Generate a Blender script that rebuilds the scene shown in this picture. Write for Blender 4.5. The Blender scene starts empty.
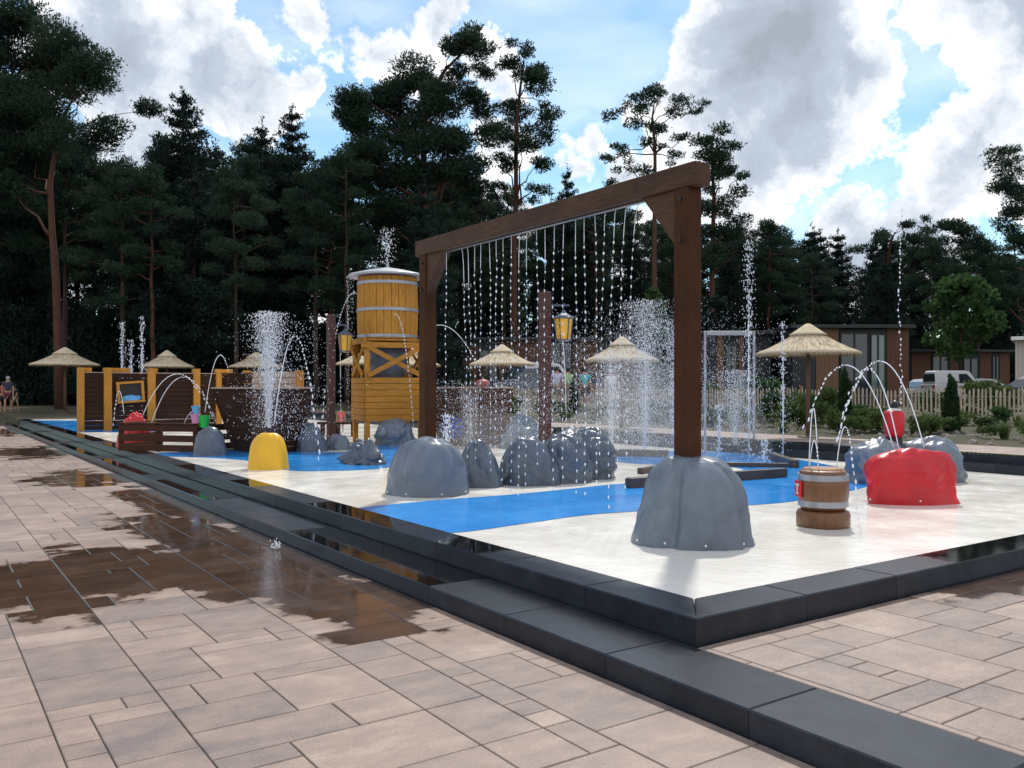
import bpy, bmesh, math, random
import numpy as np
from mathutils import Vector, Matrix, noise
PI = math.pi
R = random.Random(7)
NR = np.random.RandomState(11)
sc = bpy.context.scene
COL = sc.collection

# ------------------------------------------------------------------ camera frame helpers
F, CX, HY, EYE = 867.0, 512.0, 388.0, 1.6
ANG = math.radians(34.6)
D2 = Vector((math.cos(ANG), math.sin(ANG), 0))      # across the basin  (local x of the site)
D1 = Vector((-math.sin(ANG), math.cos(ANG), 0))     # along the long kerb (local y of the site)
ZF = 0.27                                           # basin floor


def P(px, py, z=ZF):
    Y = (EYE - z) * F / (py - HY)
    return Vector(((px - CX) / F * Y, Y, z))


def PY(px, py, Y):
    return Vector(((px - CX) / F * Y, Y, EYE - (py - HY) / F * Y))


def W(b, a, z=0.0):
    v = D2 * b + D1 * a
    return Vector((v.x, v.y, z))


def BA(v):
    return v.dot(D2), v.dot(D1)


def ss(x, a, b):
    t = min(1, max(0, (x - a) / (b - a)))
    return t * t * (3 - 2 * t)


def terr_ba(b, a):
    if b > 14.4:
        return .49 + .16 * ss(b, 16.8, 22.5) + .15 * ss(b, 30, 50)
    if a < 42.22:
        return -.06
    if b > 3.62:
        return .26 + .3 * ss(a, 43, 56)
    return -.01 + .55 * ss(a, 42.5, 56)


def terr(v):
    b, a = BA(Vector((v[0], v[1], 0)))
    return terr_ba(b, a)


# ------------------------------------------------------------------ materials
MATS = {}


def new_mat(name):
    m = bpy.data.materials.new(name)
    m.use_nodes = True
    return m, m.node_tree.nodes, m.node_tree.links, m.node_tree.nodes['Principled BSDF']


def mat(name, col, rough=.6, var=.25, scale=4.0, stretch=(1, 1, 1), bump=.0, bscale=None, metal=0, col2=None,
        spec=.5, coat=0, detail=6, dirt=0.0):
    if name in MATS:
        return MATS[name]
    m, n, l, p = new_mat(name)
    tc = n.new('ShaderNodeTexCoord')
    mp = n.new('ShaderNodeMapping')
    mp.inputs['Scale'].default_value = stretch
    l.new(tc.outputs['Object'], mp.inputs[0])
    nz = n.new('ShaderNodeTexNoise')
    nz.inputs['Scale'].default_value = scale
    nz.inputs['Detail'].default_value = detail
    nz.inputs['Roughness'].default_value = .65
    l.new(mp.outputs[0], nz.inputs[0])
    rp = n.new('ShaderNodeValToRGB')
    c2 = col2 or tuple(c * (1 - var) for c in col)
    rp.color_ramp.elements[0].position = .3
    rp.color_ramp.elements[1].position = .7
    rp.color_ramp.elements[0].color = (*c2, 1)
    rp.color_ramp.elements[1].color = (*col, 1)
    l.new(nz.outputs[0], rp.inputs[0])
    out = rp.outputs[0]
    if dirt:
        n2 = n.new('ShaderNodeTexNoise')
        n2.inputs['Scale'].default_value = scale * .35
        n2.inputs['Detail'].default_value = 8
        l.new(tc.outputs['Object'], n2.inputs[0])
        r2 = n.new('ShaderNodeValToRGB')
        r2.color_ramp.elements[0].position = .45
        r2.color_ramp.elements[1].position = .7
        r2.color_ramp.elements[0].color = (1, 1, 1, 1)
        r2.color_ramp.elements[1].color = (1 - dirt, 1 - dirt, 1 - dirt, 1)
        l.new(n2.outputs[0], r2.inputs[0])
        mx = n.new('ShaderNodeMixRGB')
        mx.blend_type = 'MULTIPLY'
        mx.inputs[0].default_value = 1
        l.new(out, mx.inputs[1]); l.new(r2.outputs[0], mx.inputs[2])
        out = mx.outputs[0]
    l.new(out, p.inputs['Base Color'])
    p.inputs['Roughness'].default_value = rough
    p.inputs['Metallic'].default_value = metal
    p.inputs['Specular IOR Level'].default_value = spec
    p.inputs['Coat Weight'].default_value = coat
    p.inputs['Coat Roughness'].default_value = .1
    if bump:
        b = n.new('ShaderNodeBump')
        b.inputs['Strength'].default_value = bump
        b.inputs['Distance'].default_value = .02
        nb = n.new('ShaderNodeTexNoise')
        nb.inputs['Scale'].default_value = bscale or scale * 3
        nb.inputs['Detail'].default_value = 6
        l.new(mp.outputs[0], nb.inputs[0])
        l.new(nb.outputs[0], b.inputs['Height'])
        l.new(b.outputs[0], p.inputs['Normal'])
    MATS[name] = m
    return m


def math_node(n, l, op, a, b=None, c=None, clamp=False):
    m = n.new('ShaderNodeMath')
    m.operation = op
    m.use_clamp = clamp
    for i, v in enumerate((a, b, c)):
        if v is None:
            continue
        if hasattr(v, 'links') or hasattr(v, 'is_linked'):
            l.new(v, m.inputs[i])
        else:
            m.inputs[i].default_value = v
    return m.outputs[0]


def blobs_field(n, l, vec, blobs):
    """max over ellipses of 1 - distance; blobs = (cx, cy, rx, ry)"""
    acc = None
    for cx, cy, rx, ry in blobs:
        mp = n.new('ShaderNodeMapping')
        mp.inputs['Location'].default_value = (-cx / rx, -cy / ry, 0)
        mp.inputs['Scale'].default_value = (1 / rx, 1 / ry, 0)
        l.new(vec, mp.inputs[0])
        ln = n.new('ShaderNodeVectorMath'); ln.operation = 'LENGTH'
        l.new(mp.outputs[0], ln.inputs[0])
        v = math_node(n, l, 'SUBTRACT', 1.0, ln.outputs['Value'])
        acc = v if acc is None else math_node(n, l, 'MAXIMUM', acc, v)
    return acc


def wet_material(name, dry_cols, blobs, streak=True, wetdark=.3, dry_rough=.6, wet_rough=.04, use_attr=True, namp=.9,
                 mscale=1.2, bump=.25, spec=.5):
    m, n, l, p = new_mat(name)
    tc = n.new('ShaderNodeTexCoord')
    obj = tc.outputs['Object']
    mp = n.new('ShaderNodeMapping')
    mp.inputs['Scale'].default_value = (2.2, 6, 4) if streak else (6, 6, 6)
    mp.inputs['Rotation'].default_value = (0, 0, .12)
    l.new(obj, mp.inputs[0])
    nz = n.new('ShaderNodeTexNoise'); nz.inputs['Scale'].default_value = 1.0
    nz.inputs['Detail'].default_value = 8; nz.inputs['Roughness'].default_value = .62
    l.new(mp.outputs[0], nz.inputs[0])
    f = nz.outputs[0]
    bn = n.new('ShaderNodeTexNoise'); bn.inputs['Scale'].default_value = 3.1; bn.inputs['Detail'].default_value = 9; bn.inputs['Roughness'].default_value = .7
    l.new(obj, bn.inputs[0])
    f = math_node(n, l, 'ADD', math_node(n, l, 'MULTIPLY', f, .7), math_node(n, l, 'MULTIPLY_ADD', bn.outputs[0], .75, -.22))
    if use_attr:
        at = n.new('ShaderNodeAttribute'); at.attribute_name = 'tone'
        sep = n.new('ShaderNodeSeparateColor'); l.new(at.outputs['Color'], sep.inputs[0])
        off = math_node(n, l, 'MULTIPLY_ADD', sep.outputs[0], .25, -.125)
        f = math_node(n, l, 'ADD', f, off)
    rp = n.new('ShaderNodeValToRGB')
    els = rp.color_ramp.elements
    els[0].position = .27; els[0].color = (*dry_cols[0], 1)
    els[1].position = .75; els[1].color = (*dry_cols[-1], 1)
    for i, c in enumerate(dry_cols[1:-1]):
        e = els.new(.27 + .48 * (i + 1) / (len(dry_cols) - 1)); e.color = (*c, 1)
    l.new(f, rp.inputs[0])
    col = rp.outputs[0]
    # fine speckle
    fn = n.new('ShaderNodeTexNoise'); fn.inputs['Scale'].default_value = 90; fn.inputs['Detail'].default_value = 4
    l.new(obj, fn.inputs[0])
    fr = n.new('ShaderNodeMapRange'); fr.inputs[1].default_value = .3; fr.inputs[2].default_value = .7
    fr.inputs[3].default_value = .78; fr.inputs[4].default_value = 1.1
    l.new(fn.outputs[0], fr.inputs[0])
    mx = n.new('ShaderNodeMixRGB'); mx.blend_type = 'MULTIPLY'; mx.inputs[0].default_value = 1
    l.new(col, mx.inputs[1]); l.new(fr.outputs[0], mx.inputs[2]); col = mx.outputs[0]
    # wet mask
    wn = n.new('ShaderNodeTexNoise'); wn.inputs['Scale'].default_value = mscale; wn.inputs['Detail'].default_value = 5
    wn.inputs['Roughness'].default_value = .55
    l.new(obj, wn.inputs[0])
    nn = math_node(n, l, 'MULTIPLY_ADD', wn.outputs[0], namp, -.5 * namp)
    if callable(blobs):
        fld = blobs(n, l, obj)
    else:
        fld = blobs_field(n, l, obj, blobs)
    w = math_node(n, l, 'ADD', fld, nn)
    if use_attr:
        w = math_node(n, l, 'MULTIPLY_ADD', sep.outputs[1], .55, w)
    wm = n.new('ShaderNodeMapRange'); wm.interpolation_type = 'SMOOTHSTEP'
    wm.inputs[1].default_value = .40; wm.inputs[2].default_value = .52
    l.new(w, wm.inputs[0])
    dm = n.new('ShaderNodeMapRange'); dm.interpolation_type = 'SMOOTHSTEP'
    dm.inputs[1].default_value = .12; dm.inputs[2].default_value = .46; dm.inputs[4].default_value = .55
    l.new(w, dm.inputs[0])
    dmx = n.new('ShaderNodeMixRGB'); dmx.blend_type = 'MULTIPLY'; l.new(dm.outputs[0], dmx.inputs[0]); l.new(col, dmx.inputs[1])
    dmx.inputs[2].default_value = (.62, .52, .46, 1); col = dmx.outputs[0]
    dk = n.new('ShaderNodeMixRGB'); dk.blend_type = 'MULTIPLY'
    l.new(wm.outputs[0], dk.inputs[0]); l.new(col, dk.inputs[1])
    dk.inputs[2].default_value = (wetdark * 1.05, wetdark * .88, wetdark * .76, 1)
    l.new(dk.outputs[0], p.inputs['Base Color'])
    p.inputs['Specular IOR Level'].default_value = spec
    wr = n.new('ShaderNodeMapRange'); wr.inputs[3].default_value = dry_rough; wrn = n.new('ShaderNodeMapRange'); wrn.inputs[1].default_value = .35; wrn.inputs[2].default_value = .7; wrn.inputs[3].default_value = wet_rough; wrn.inputs[4].default_value = wet_rough + (.2 if use_attr and streak else .03)
    wn9 = n.new('ShaderNodeTexNoise'); wn9.inputs['Scale'].default_value = 2.3; wn9.inputs['Detail'].default_value = 6; l.new(obj, wn9.inputs[0]); l.new(wn9.outputs[0], wrn.inputs[0]); l.new(wrn.outputs[0], wr.inputs[4])
    l.new(wm.outputs[0], wr.inputs[0])
    l.new(wr.outputs[0], p.inputs['Roughness'])
    b = n.new('ShaderNodeBump'); b.inputs['Distance'].default_value = .004
    bs = n.new('ShaderNodeMapRange'); bs.inputs[3].default_value = bump; bs.inputs[4].default_value = .03
    l.new(wm.outputs[0], bs.inputs[0]); l.new(bs.outputs[0], b.inputs['Strength'])
    l.new(fn.outputs[0], b.inputs['Height']); l.new(b.outputs[0], p.inputs['Normal'])
    MATS[name] = m
    return m


# ------------------------------------------------------------------ mesh builder
class MB:
    def __init__(s):
        s.v = []; s.f = []; s.tone = None

    def add(s, vs, fs):
        o = len(s.v)
        s.v.extend([tuple(v) for v in vs])
        s.f.extend([tuple(i + o for i in f) for f in fs])
        return s

    def box(s, c, size, rz=0, M=None):
        x, y, z = size[0] / 2, size[1] / 2, size[2] / 2
        vs = [Vector((i, j, k)) for k in (-z, z) for j in (-y, y) for i in (-x, x)]
        T = Matrix.Rotation(rz, 3, 'Z') if M is None else M
        vs = [T @ v + Vector(c) for v in vs]
        return s.add(vs, [(0, 2, 3, 1), (4, 5, 7, 6), (0, 1, 5, 4), (2, 6, 7, 3), (0, 4, 6, 2), (1, 3, 7, 5)])

    def bar(s, p, q, w, h, up=(0, 0, 1)):
        p, q = Vector(p), Vector(q)
        d = (q - p); L = d.length; d.normalize()
        u = Vector(up)
        sd = d.cross(u)
        if sd.length < 1e-4:
            sd = d.cross(Vector((0, 1, 0)))
        sd.normalize(); u = sd.cross(d)
        M = Matrix((sd, d, u)).transposed()
        return s.box((p + q) / 2, (w, L, h), M=M)

    def tube(s, pts, rad, n=10, cap=True):
        pts = [Vector(p) for p in pts]
        if not hasattr(rad, '__len__'):
            rad = [rad] * len(pts)
        rings = []
        ref = None
        for i, p in enumerate(pts):
            d = (pts[min(i + 1, len(pts) - 1)] - pts[max(i - 1, 0)]).normalized()
            if ref is None:
                ref = Vector((1, 0, 0)) if abs(d.x) < .9 else Vector((0, 1, 0))
            a = (ref - d * ref.dot(d)).normalized(); b = d.cross(a); ref = a
            rings.append([p + (a * math.cos(t) + b * math.sin(t)) * rad[i] for t in [2 * PI * k / n for k in range(n)]])
        vs = [v for r in rings for v in r]
        fs = []
        for i in range(len(pts) - 1):
            for k in range(n):
                k2 = (k + 1) % n
                fs.append((i * n + k, i * n + k2, (i + 1) * n + k2, (i + 1) * n + k))
        if cap:
            fs.append(tuple(reversed(range(n))))
            fs.append(tuple((len(pts) - 1) * n + k for k in range(n)))
        return s.add(vs, fs)

    def lathe(s, prof, n=32, c=(0, 0, 0), fn=None, close=False):
        vs = []; fs = []
        for i, (r, z) in enumerate(prof):
            for k in range(n):
                t = 2 * PI * k / n
                rr = r * (fn(t, i) if fn else 1)
                vs.append((c[0] + rr * math.cos(t), c[1] + rr * math.sin(t), c[2] + z))
        for i in range(len(prof) - 1):
            for k in range(n):
                k2 = (k + 1) % n
                fs.append((i * n + k, i * n + k2, (i + 1) * n + k2, (i + 1) * n + k))
        if close:
            fs.append(tuple(reversed(range(n))))
            fs.append(tuple((len(prof) - 1) * n + k for k in range(n)))
        return s.add(vs, fs)

    def prism(s, poly, z0, z1):
        n = len(poly)
        vs = [(x, y, z0) for x, y in poly] + [(x, y, z1) for x, y in poly]
        fs = [tuple(reversed(range(n))), tuple(range(n, 2 * n))]
        fs += [(i, (i + 1) % n, n + (i + 1) % n, n + i) for i in range(n)]
        return s.add(vs, fs)

    def extr(s, poly, ax, t0, t1):
        """poly in a vertical plane: ax='y' means poly is (x,z) extruded along y"""
        n = len(poly)
        mk = (lambda u, w, t: (u, t, w)) if ax == 'y' else (lambda u, w, t: (t, u, w))
        vs = [mk(u, w, t0) for u, w in poly] + [mk(u, w, t1) for u, w in poly]
        fs = [tuple(range(n)), tuple(reversed(range(n, 2 * n)))]
        fs += [(i, n + i, n + (i + 1) % n, (i + 1) % n) for i in range(n)]
        return s.add(vs, fs)

    def drops(s, pts, rads, el=1.25):
        base = [(1, 0, 0), (-1, 0, 0), (0, 1, 0), (0, -1, 0), (0, 0, el), (0, 0, -el)]
        fs = [(0, 2, 4), (2, 1, 4), (1, 3, 4), (3, 0, 4), (2, 0, 5), (1, 2, 5), (3, 1, 5), (0, 3, 5)]
        for p, r in zip(pts, rads):
            o = len(s.v)
            s.v.extend([(p[0] + x * r, p[1] + y * r, p[2] + z * r) for x, y, z in base])
            s.f.extend([(a + o, b + o, c + o) for a, b, c in fs])
        return s


def link(name, mb, m, parent=None, smooth=False, bevel=0, fix=True, loc=None, rz=0):
    me = bpy.data.meshes.new(name)
    me.from_pydata(mb.v, [], mb.f)
    if fix:
        bm = bmesh.new(); bm.from_mesh(me)
        bmesh.ops.recalc_face_normals(bm, faces=bm.faces)
        bm.to_mesh(me); bm.free()
    if smooth:
        me.polygons.foreach_set('use_smooth', [True] * len(me.polygons))
    me.materials.append(m)
    o = bpy.data.objects.new(name, me)
    COL.objects.link(o)
    if parent:
        o.parent = parent
    if loc is not None:
        o.location = loc
    o.rotation_euler.z = rz
    if bevel:
        b = o.modifiers.new('bev', 'BEVEL'); b.width = bevel; b.segments = 2; b.limit_method = 'ANGLE'
        b.angle_limit = math.radians(40)
    if smooth == 'auto':
        pass
    return o


def tag(o, label, cat, group=None):
    o['label'] = label; o['category'] = cat
    if group:
        o['group'] = group
    return o


def struct(o, kind='structure'):
    o['kind'] = kind
    return o


def stuff(o, label, cat):
    o['kind'] = 'stuff'; o['label'] = label; o['category'] = cat
    return o


def thing(name, label, cat, loc=(0, 0, 0), rz=0, group=None):
    o = bpy.data.objects.new(name, None); COL.objects.link(o)
    o.empty_display_size = .1
    o.location = loc; o.rotation_euler = (0, 0, rz)
    return tag(o, label, cat, group)


KIDS = {}


def copy_tree(o, parent=None):
    c = o.copy(); COL.objects.link(c)
    c.parent = parent
    for ch in [x for x in COL.objects if x.parent == o]:
        copy_tree(ch, c)
    return c


# ------------------------------------------------------------------ palette
STONE_WETFIELD = [None]
M_white = mat('white_paint', (.75, .75, .74), .45, .1)
M_wood_brown = mat('stained_timber', (.085, .034, .013), .62, .5, 5, (14, 14, 1), .3, 10, dirt=.35, spec=.15)
M_wood_brown_h = mat('stained_timber_beam', (.12, .066, .040), .6, .5, 5, (14, 1.5, 14), .3, 10, dirt=.35, spec=.2)
M_wood_orange = mat('larch_timber', (.62, .285, .045), .55, .45, 4, (9, 9, 1), .25, 10, spec=.2, dirt=.2)
M_wood_orange_h = mat('larch_board', (.6, .27, .04), .55, .45, 4, (1, 1, 14), .25, 10, spec=.2, dirt=.2)
M_panel = mat('dark_brown_board', (.05, .022, .013), .6, .5, 4, (1, 1, 20), .3, 10, dirt=.2, spec=.15)
M_panel2 = mat('red_brown_board', (.088, .036, .022), .6, .5, 4, (1, 1, 20), .3, 10, dirt=.2, spec=.15)
M_rim = mat('pale_rim', (.42, .3, .24), .5, .3, 6)
M_rock = mat('grey_fibreglass', (.165, .205, .265), .3, .3, 3.0, (1.8, 1.8, .8), bump=.25, bscale=9, spec=.5, dirt=.3)
M_rock_d = mat('dark_grey_fibreglass', (.10, .13, .18), .24, .4, 3.0, (1.8, 1.8, .8), bump=.3, bscale=9, spec=.6, dirt=.3)
M_yellow = mat('yellow_fibreglass', (.85, .48, .02), .35, .12, 3, bump=.1, bscale=14, dirt=.1)
M_red = mat('red_fibreglass', (.60, .008, .018), .33, .3, 3, bump=.12, bscale=14, dirt=.15)
M_metal = mat('galvanised_metal', (.42, .45, .5), .35, .25, 3, metal=.6, dirt=.2)
M_roofm = mat('pale_sheet_roof', (.5, .53, .58), .4, .2, 3, dirt=.2)
M_thatch = mat('thatch', (.74, .63, .46), .9, .4, 3, (6, 6, 40), .6, 12)
M_thatch_e = mat('thatch_edge', (.45, .34, .2), .9, .5, 12)
M_pole = mat('weathered_pole', (.16, .10, .06), .7, .4, 4, (8, 8, 1), .3)
M_bark = mat('pine_bark', (.055, .036, .028), .9, .5, 2, (5, 5, 1), .6, 12)
M_bark_red = mat('red_pine_bark', (.105, .042, .026), .9, .5, 2, (5, 5, 1), .6, 12)
M_soil = mat('garden_soil', (.075, .06, .04), .95, .5, 3, bump=1.0, bscale=30, col2=(.035, .05, .018))
M_stonebed = mat('bed_stone', (.28, .25, .23), .8, .4, 6, bump=.3)
M_fence = mat('chestnut_paling', (.62, .52, .40), .8, .5, 5, (6, 6, 1), .2)
M_clad = mat('cladding_wood', (.13, .055, .03), .7, .45, 3, (12, 12, .6), .3)
M_clad_dark = mat('dark_cladding', (.02, .024, .032), .6, .4, 3, (12, 12, .6), .2)
M_clad_tan = mat('tan_cladding', (.19, .10, .055), .7, .4, 3, (12, 12, .6), .3)
M_glass = mat('window_glass', (.03, .045, .05), .06, .3, 2, spec=.8)
M_glass_pale = mat('pale_window_glass', (.16, .24, .22), .1, .3, 4, spec=.8)
M_render = mat('pale_wall_render', (.5, .46, .42), .8, .15, 5)
M_black = mat('black_plastic', (.012, .012, .014), .4, .2)
M_rubber = mat('tyre_rubber', (.02, .02, .02), .85, .2)
M_carwhite = mat('white_car_paint', (.72, .74, .78), .25, .05, coat=.6)
M_carblue = mat('dark_blue_car_paint', (.03, .05, .10), .22, .1, coat=.8)
M_carsilver = mat('silver_car_paint', (.4, .42, .44), .28, .08, metal=.3, coat=.6)
M_cardark = mat('black_car_paint', (.012, .014, .02), .2, .1, coat=.8)
M_lampglass = mat('amber_lantern_glass', (.95, .52, .05), .3, .2, 8, coat=.3)
M_lampmetal = mat('blue_grey_lantern_metal', (.10, .13, .2), .35, .3, metal=.3)
M_skin = mat('skin', (.45, .26, .18), .6, .1)
M_hair = mat('dark_hair', (.03, .02, .015), .7, .3)
M_hair2 = mat('grey_hair', (.4, .38, .36), .7, .3)


def leaf_mat(name, c1, c2, trans=.25, scale=.35):
    m, n, l, p = new_mat(name)
    tc = n.new('ShaderNodeTexCoord')
    nz = n.new('ShaderNodeTexNoise'); nz.inputs['Scale'].default_value = scale; nz.inputs['Detail'].default_value = 7
    nz.inputs['Roughness'].default_value = .8
    l.new(tc.outputs['Object'], nz.inputs[0])
    rp = n.new('ShaderNodeValToRGB')
    rp.color_ramp.elements[0].position = .33; rp.color_ramp.elements[1].position = .67
    rp.color_ramp.elements[0].color = (*c2, 1); rp.color_ramp.elements[1].color = (*c1, 1)
    l.new(nz.outputs[0], rp.inputs[0])
    l.new(rp.outputs[0], p.inputs['Base Color'])
    p.inputs['Roughness'].default_value = .8
    p.inputs['Specular IOR Level'].default_value = .12
    tr = n.new('ShaderNodeBsdfTranslucent'); l.new(rp.outputs[0], tr.inputs[0])
    ms = n.new('ShaderNodeMixShader'); ms.inputs[0].default_value = trans
    l.new(p.outputs[0], ms.inputs[1]); l.new(tr.outputs[0], ms.inputs[2])
    l.new(ms.outputs[0], n['Material Output'].inputs[0])
    MATS[name] = m
    return m


M_needle = leaf_mat('pine_needles', (.042, .078, .044), (.013, .029, .025), .25)
M_needle2 = leaf_mat('blue_green_needles', (.024, .046, .036), (.009, .021, .020), .15)
M_leaf = leaf_mat('broad_leaves', (.065, .125, .04), (.022, .055, .022), .35, .8)
M_shrub = leaf_mat('shrub_leaves', (.11, .16, .05), (.035, .06, .025), .35, 1.5)
M_cypress = leaf_mat('cypress_foliage', (.035, .08, .03), (.015, .035, .015), .2, 1.5)
M_grass = leaf_mat('grass_blades', (.12, .17, .05), (.05, .09, .03), .35, 2)

# water: bright, partly translucent beads
wm, wn_, wl, wp = new_mat('falling_water')
wp.inputs['Base Color'].default_value = (.9, .94, 1, 1)
wp.inputs['Roughness'].default_value = .12
wp.inputs['IOR'].default_value = 1.33
wtr = wn_.new('ShaderNodeBsdfTranslucent'); wtr.inputs[0].default_value = (.93, .96, 1, 1)
wms = wn_.new('ShaderNodeMixShader'); wms.inputs[0].default_value = .5
wl.new(wp.outputs[0], wms.inputs[1]); wl.new(wtr.outputs[0], wms.inputs[2])
wl.new(wms.outputs[0], wn_['Material Output'].inputs[0])
M_water = wm


# ------------------------------------------------------------------ site objects
def site_obj(name, mb, m, **k):
    return link(name, mb, m, rz=ANG, **k)


# terrain
def axis(lo, hi, fine, extra):
    s = set(extra)
    x = lo
    while x <= hi:
        s.add(round(x, 3)); x += fine
    for t in (60, 80, 110, 150, 220, 320, 480, 700):
        s.add(lo - t); s.add(hi + t)
    return sorted(s)


bs = axis(-30, 60, 2.5, [3.58, 3.62, 3.64, 14.38, 14.42, 16.8, 18, 20, 22.5])
as_ = axis(-30, 90, 3, [42.18, 42.24, 43, 44.5])
mb = MB()
nb_ = len(bs)
for a in as_:
    for b in bs:
        z = terr_ba(b, a)
        if z > .2 and b > 17:
            z += .05 * noise.noise(Vector((b * .4, a * .4, 0)))
        mb.v.append((b, a, z))
for j in range(len(as_) - 1):
    for i in range(nb_ - 1):
        k = j * nb_ + i
        mb.f.append((k, k + 1, k + nb_ + 1, k + nb_))
M_ground = mat('forest_ground', (.10, .085, .05), .95, .5, .8, bump=.6, bscale=8, col2=(.045, .05, .028))
struct(site_obj('ground', mb, M_ground, fix=False))

# pavers --------------------------------------------------------
PUD = []
for px, py, rb, ra in ((345, 598, .55, 1.2), (250, 566, .8, 1.8), (110, 572, 1.1, 1.3), (15, 588, .9, .8), (190, 535, .6, 2.0),
                       (80, 478, .75, 1.5), (28, 452, 1.0, 2.4), (10, 432, 1.2, 3.0), (170, 505, .45, 2.2), (300, 545, .5, 2.5)):
    b, a = BA(P(px, py, 0)); PUD.append((b, a, rb * 1.2, ra * 1.2))
for px, py, rb, ra in ((1010, 572, 1.5, .5), (1120, 560, 1.6, .9)):
    b, a = BA(P(px, py, .13)); PUD.append((b, a, rb, ra))
M_paver = wet_material('concrete_pavers', [(.185, .152, .143), (.26, .198, .174), (.325, .243, .206), (.41, .318, .265)], PUD,
                       wetdark=.33, namp=1.0, mscale=3.2, wet_rough=.02)
M_joint = mat('joint_sand', (.10, .08, .065), .9, .4, 20)


def paving(name, b0, b1, a0, a1, z, unit=.1735, band=6, seed=1, skip=None, base=True):
    rr = random.Random(seed)
    mb = MB(); tones = []
    nbands = int(math.ceil((b1 - b0) / (unit * band)))
    rows = int((a1 - a0) / unit)
    pieces = [((3, 3), 5), ((3, 2), 5), ((2, 3), 4), ((2, 2), 4), ((2, 1), 3), ((3, 1), 3), ((4, 2), 3), ((4, 3), 3), ((3, 4), 2), ((1, 2), 1)]
    bag = [p for p, w in pieces for _ in range(w)]
    for k in range(nbands):
        bs0 = b1 - (k + 1) * unit * band
        occ = [[False] * band for _ in range(rows + 4)]
        for r in range(rows):
            for c in range(band):
                if occ[r][c]:
                    continue
                opts = [p for p in rr.sample(bag, 12)] + [(1, 1)]
                for (w, h) in opts:
                    if c + w > band:
                        continue
                    if any(occ[r][c + i] for i in range(w)):
                        continue
                    rest = band - c - w
                    if rest == 1 and not occ[r][c + w] and w < 4 and rr.random() < .8:
                        continue
                    break
                for i in range(w):
                    for j in range(h):
                        occ[min(r + j, rows + 3)][c + i] = True
                x0 = bs0 + c * unit; x1 = x0 + w * unit
                y0 = a0 + r * unit; y1 = min(y0 + h * unit, a1)
                if x0 < b0 - 1e-3:
                    x0 = max(x0, b0)
                    if x1 - x0 < .05:
                        continue
                if skip and skip((x0 + x1) / 2, (y0 + y1) / 2):
                    continue
                g = .0032; ch = .004
                dz = rr.uniform(-.0008, .0008)
                o = len(mb.v)
                for (gx, zz) in ((g, z - .02), (g, z - ch + dz), (g + ch, z + dz)):
                    mb.v += [(x0 + gx, y0 + gx, zz), (x1 - gx, y0 + gx, zz), (x1 - gx, y1 - gx, zz), (x0 + gx, y1 - gx, zz)]
                fl = [(8, 9, 10, 11)]
                for lv in (0, 4):
                    for i in range(4):
                        i2 = (i + 1) % 4
                        fl.append((lv + i, lv + i2, lv + 4 + i2, lv + 4 + i))
                mb.f += [tuple(o + q for q in f) for f in fl]
                t1, t2 = rr.random(), rr.random()
                tones += [(t1, t2, 0, 1)] * (4 * len(fl))
    o = site_obj(name, mb, M_paver, fix=False)
    ca = o.data.color_attributes.new('tone', 'FLOAT_COLOR', 'CORNER')
    ca.data.foreach_set('color', np.array(tones, dtype=np.float32).ravel())
    if base:
        b_ = MB()
        b_.prism([(b0, a0), (b1, a0), (b1, a1), (b0, a1)], z - .055, z - .008)
        j = site_obj(name + '_bedding', b_, M_joint)
        struct(j)
    return struct(o)


paving('pavement', -22, 3.135, -8, 42.1, 0, seed=5)
paving('upper_pavement', 3.655, 16.2, -8, 3.455, .126, seed=9)
paving('promenade', 14.56, 16.75, -12, 50, .505, seed=3)

# kerb stones ----------------------------------------------------


def kerb_field(n, l, obj):
    sx = n.new('ShaderNodeSeparateXYZ'); l.new(obj, sx.inputs[0])
    f1 = math_node(n, l, 'MULTIPLY_ADD', sx.outputs[1], .34, -1.75)    # wet where a > ~7
    f2 = math_node(n, l, 'MULTIPLY_ADD', sx.outputs[0], .45, -2.7)    # wet where b > ~6
    m_ = math_node(n, l, 'MAXIMUM', f1, f2)
    # single dry stones far along
    at = n.new('ShaderNodeAttribute'); at.attribute_name = 'tone'
    sp = n.new('ShaderNodeSeparateColor'); l.new(at.outputs['Color'], sp.inputs[0])
    dry = math_node(n, l, 'GREATER_THAN', sp.outputs[2], .8)
    m2 = math_node(n, l, 'MINIMUM', m_, .7)
    ge = n.new('ShaderNodeNewGeometry'); sn = n.new('ShaderNodeSeparateXYZ'); l.new(ge.outputs['Normal'], sn.inputs[0])
    side = math_node(n, l, 'LESS_THAN', sn.outputs[2], .5)      # water lies on the top faces, it runs off the sides
    m2 = math_node(n, l, 'MULTIPLY_ADD', side, -2.0, m2)
    return math_node(n, l, 'MULTIPLY_ADD', dry, -1.0, m2)


M_kerb = wet_material('basalt_kerb', [(.014, .018, .026), (.022, .028, .038), (.036, .044, .058)], kerb_field, streak=False,
                      wetdark=.3, dry_rough=.33, wet_rough=.02, namp=.7, mscale=1.6, bump=.2, spec=.3)


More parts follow.
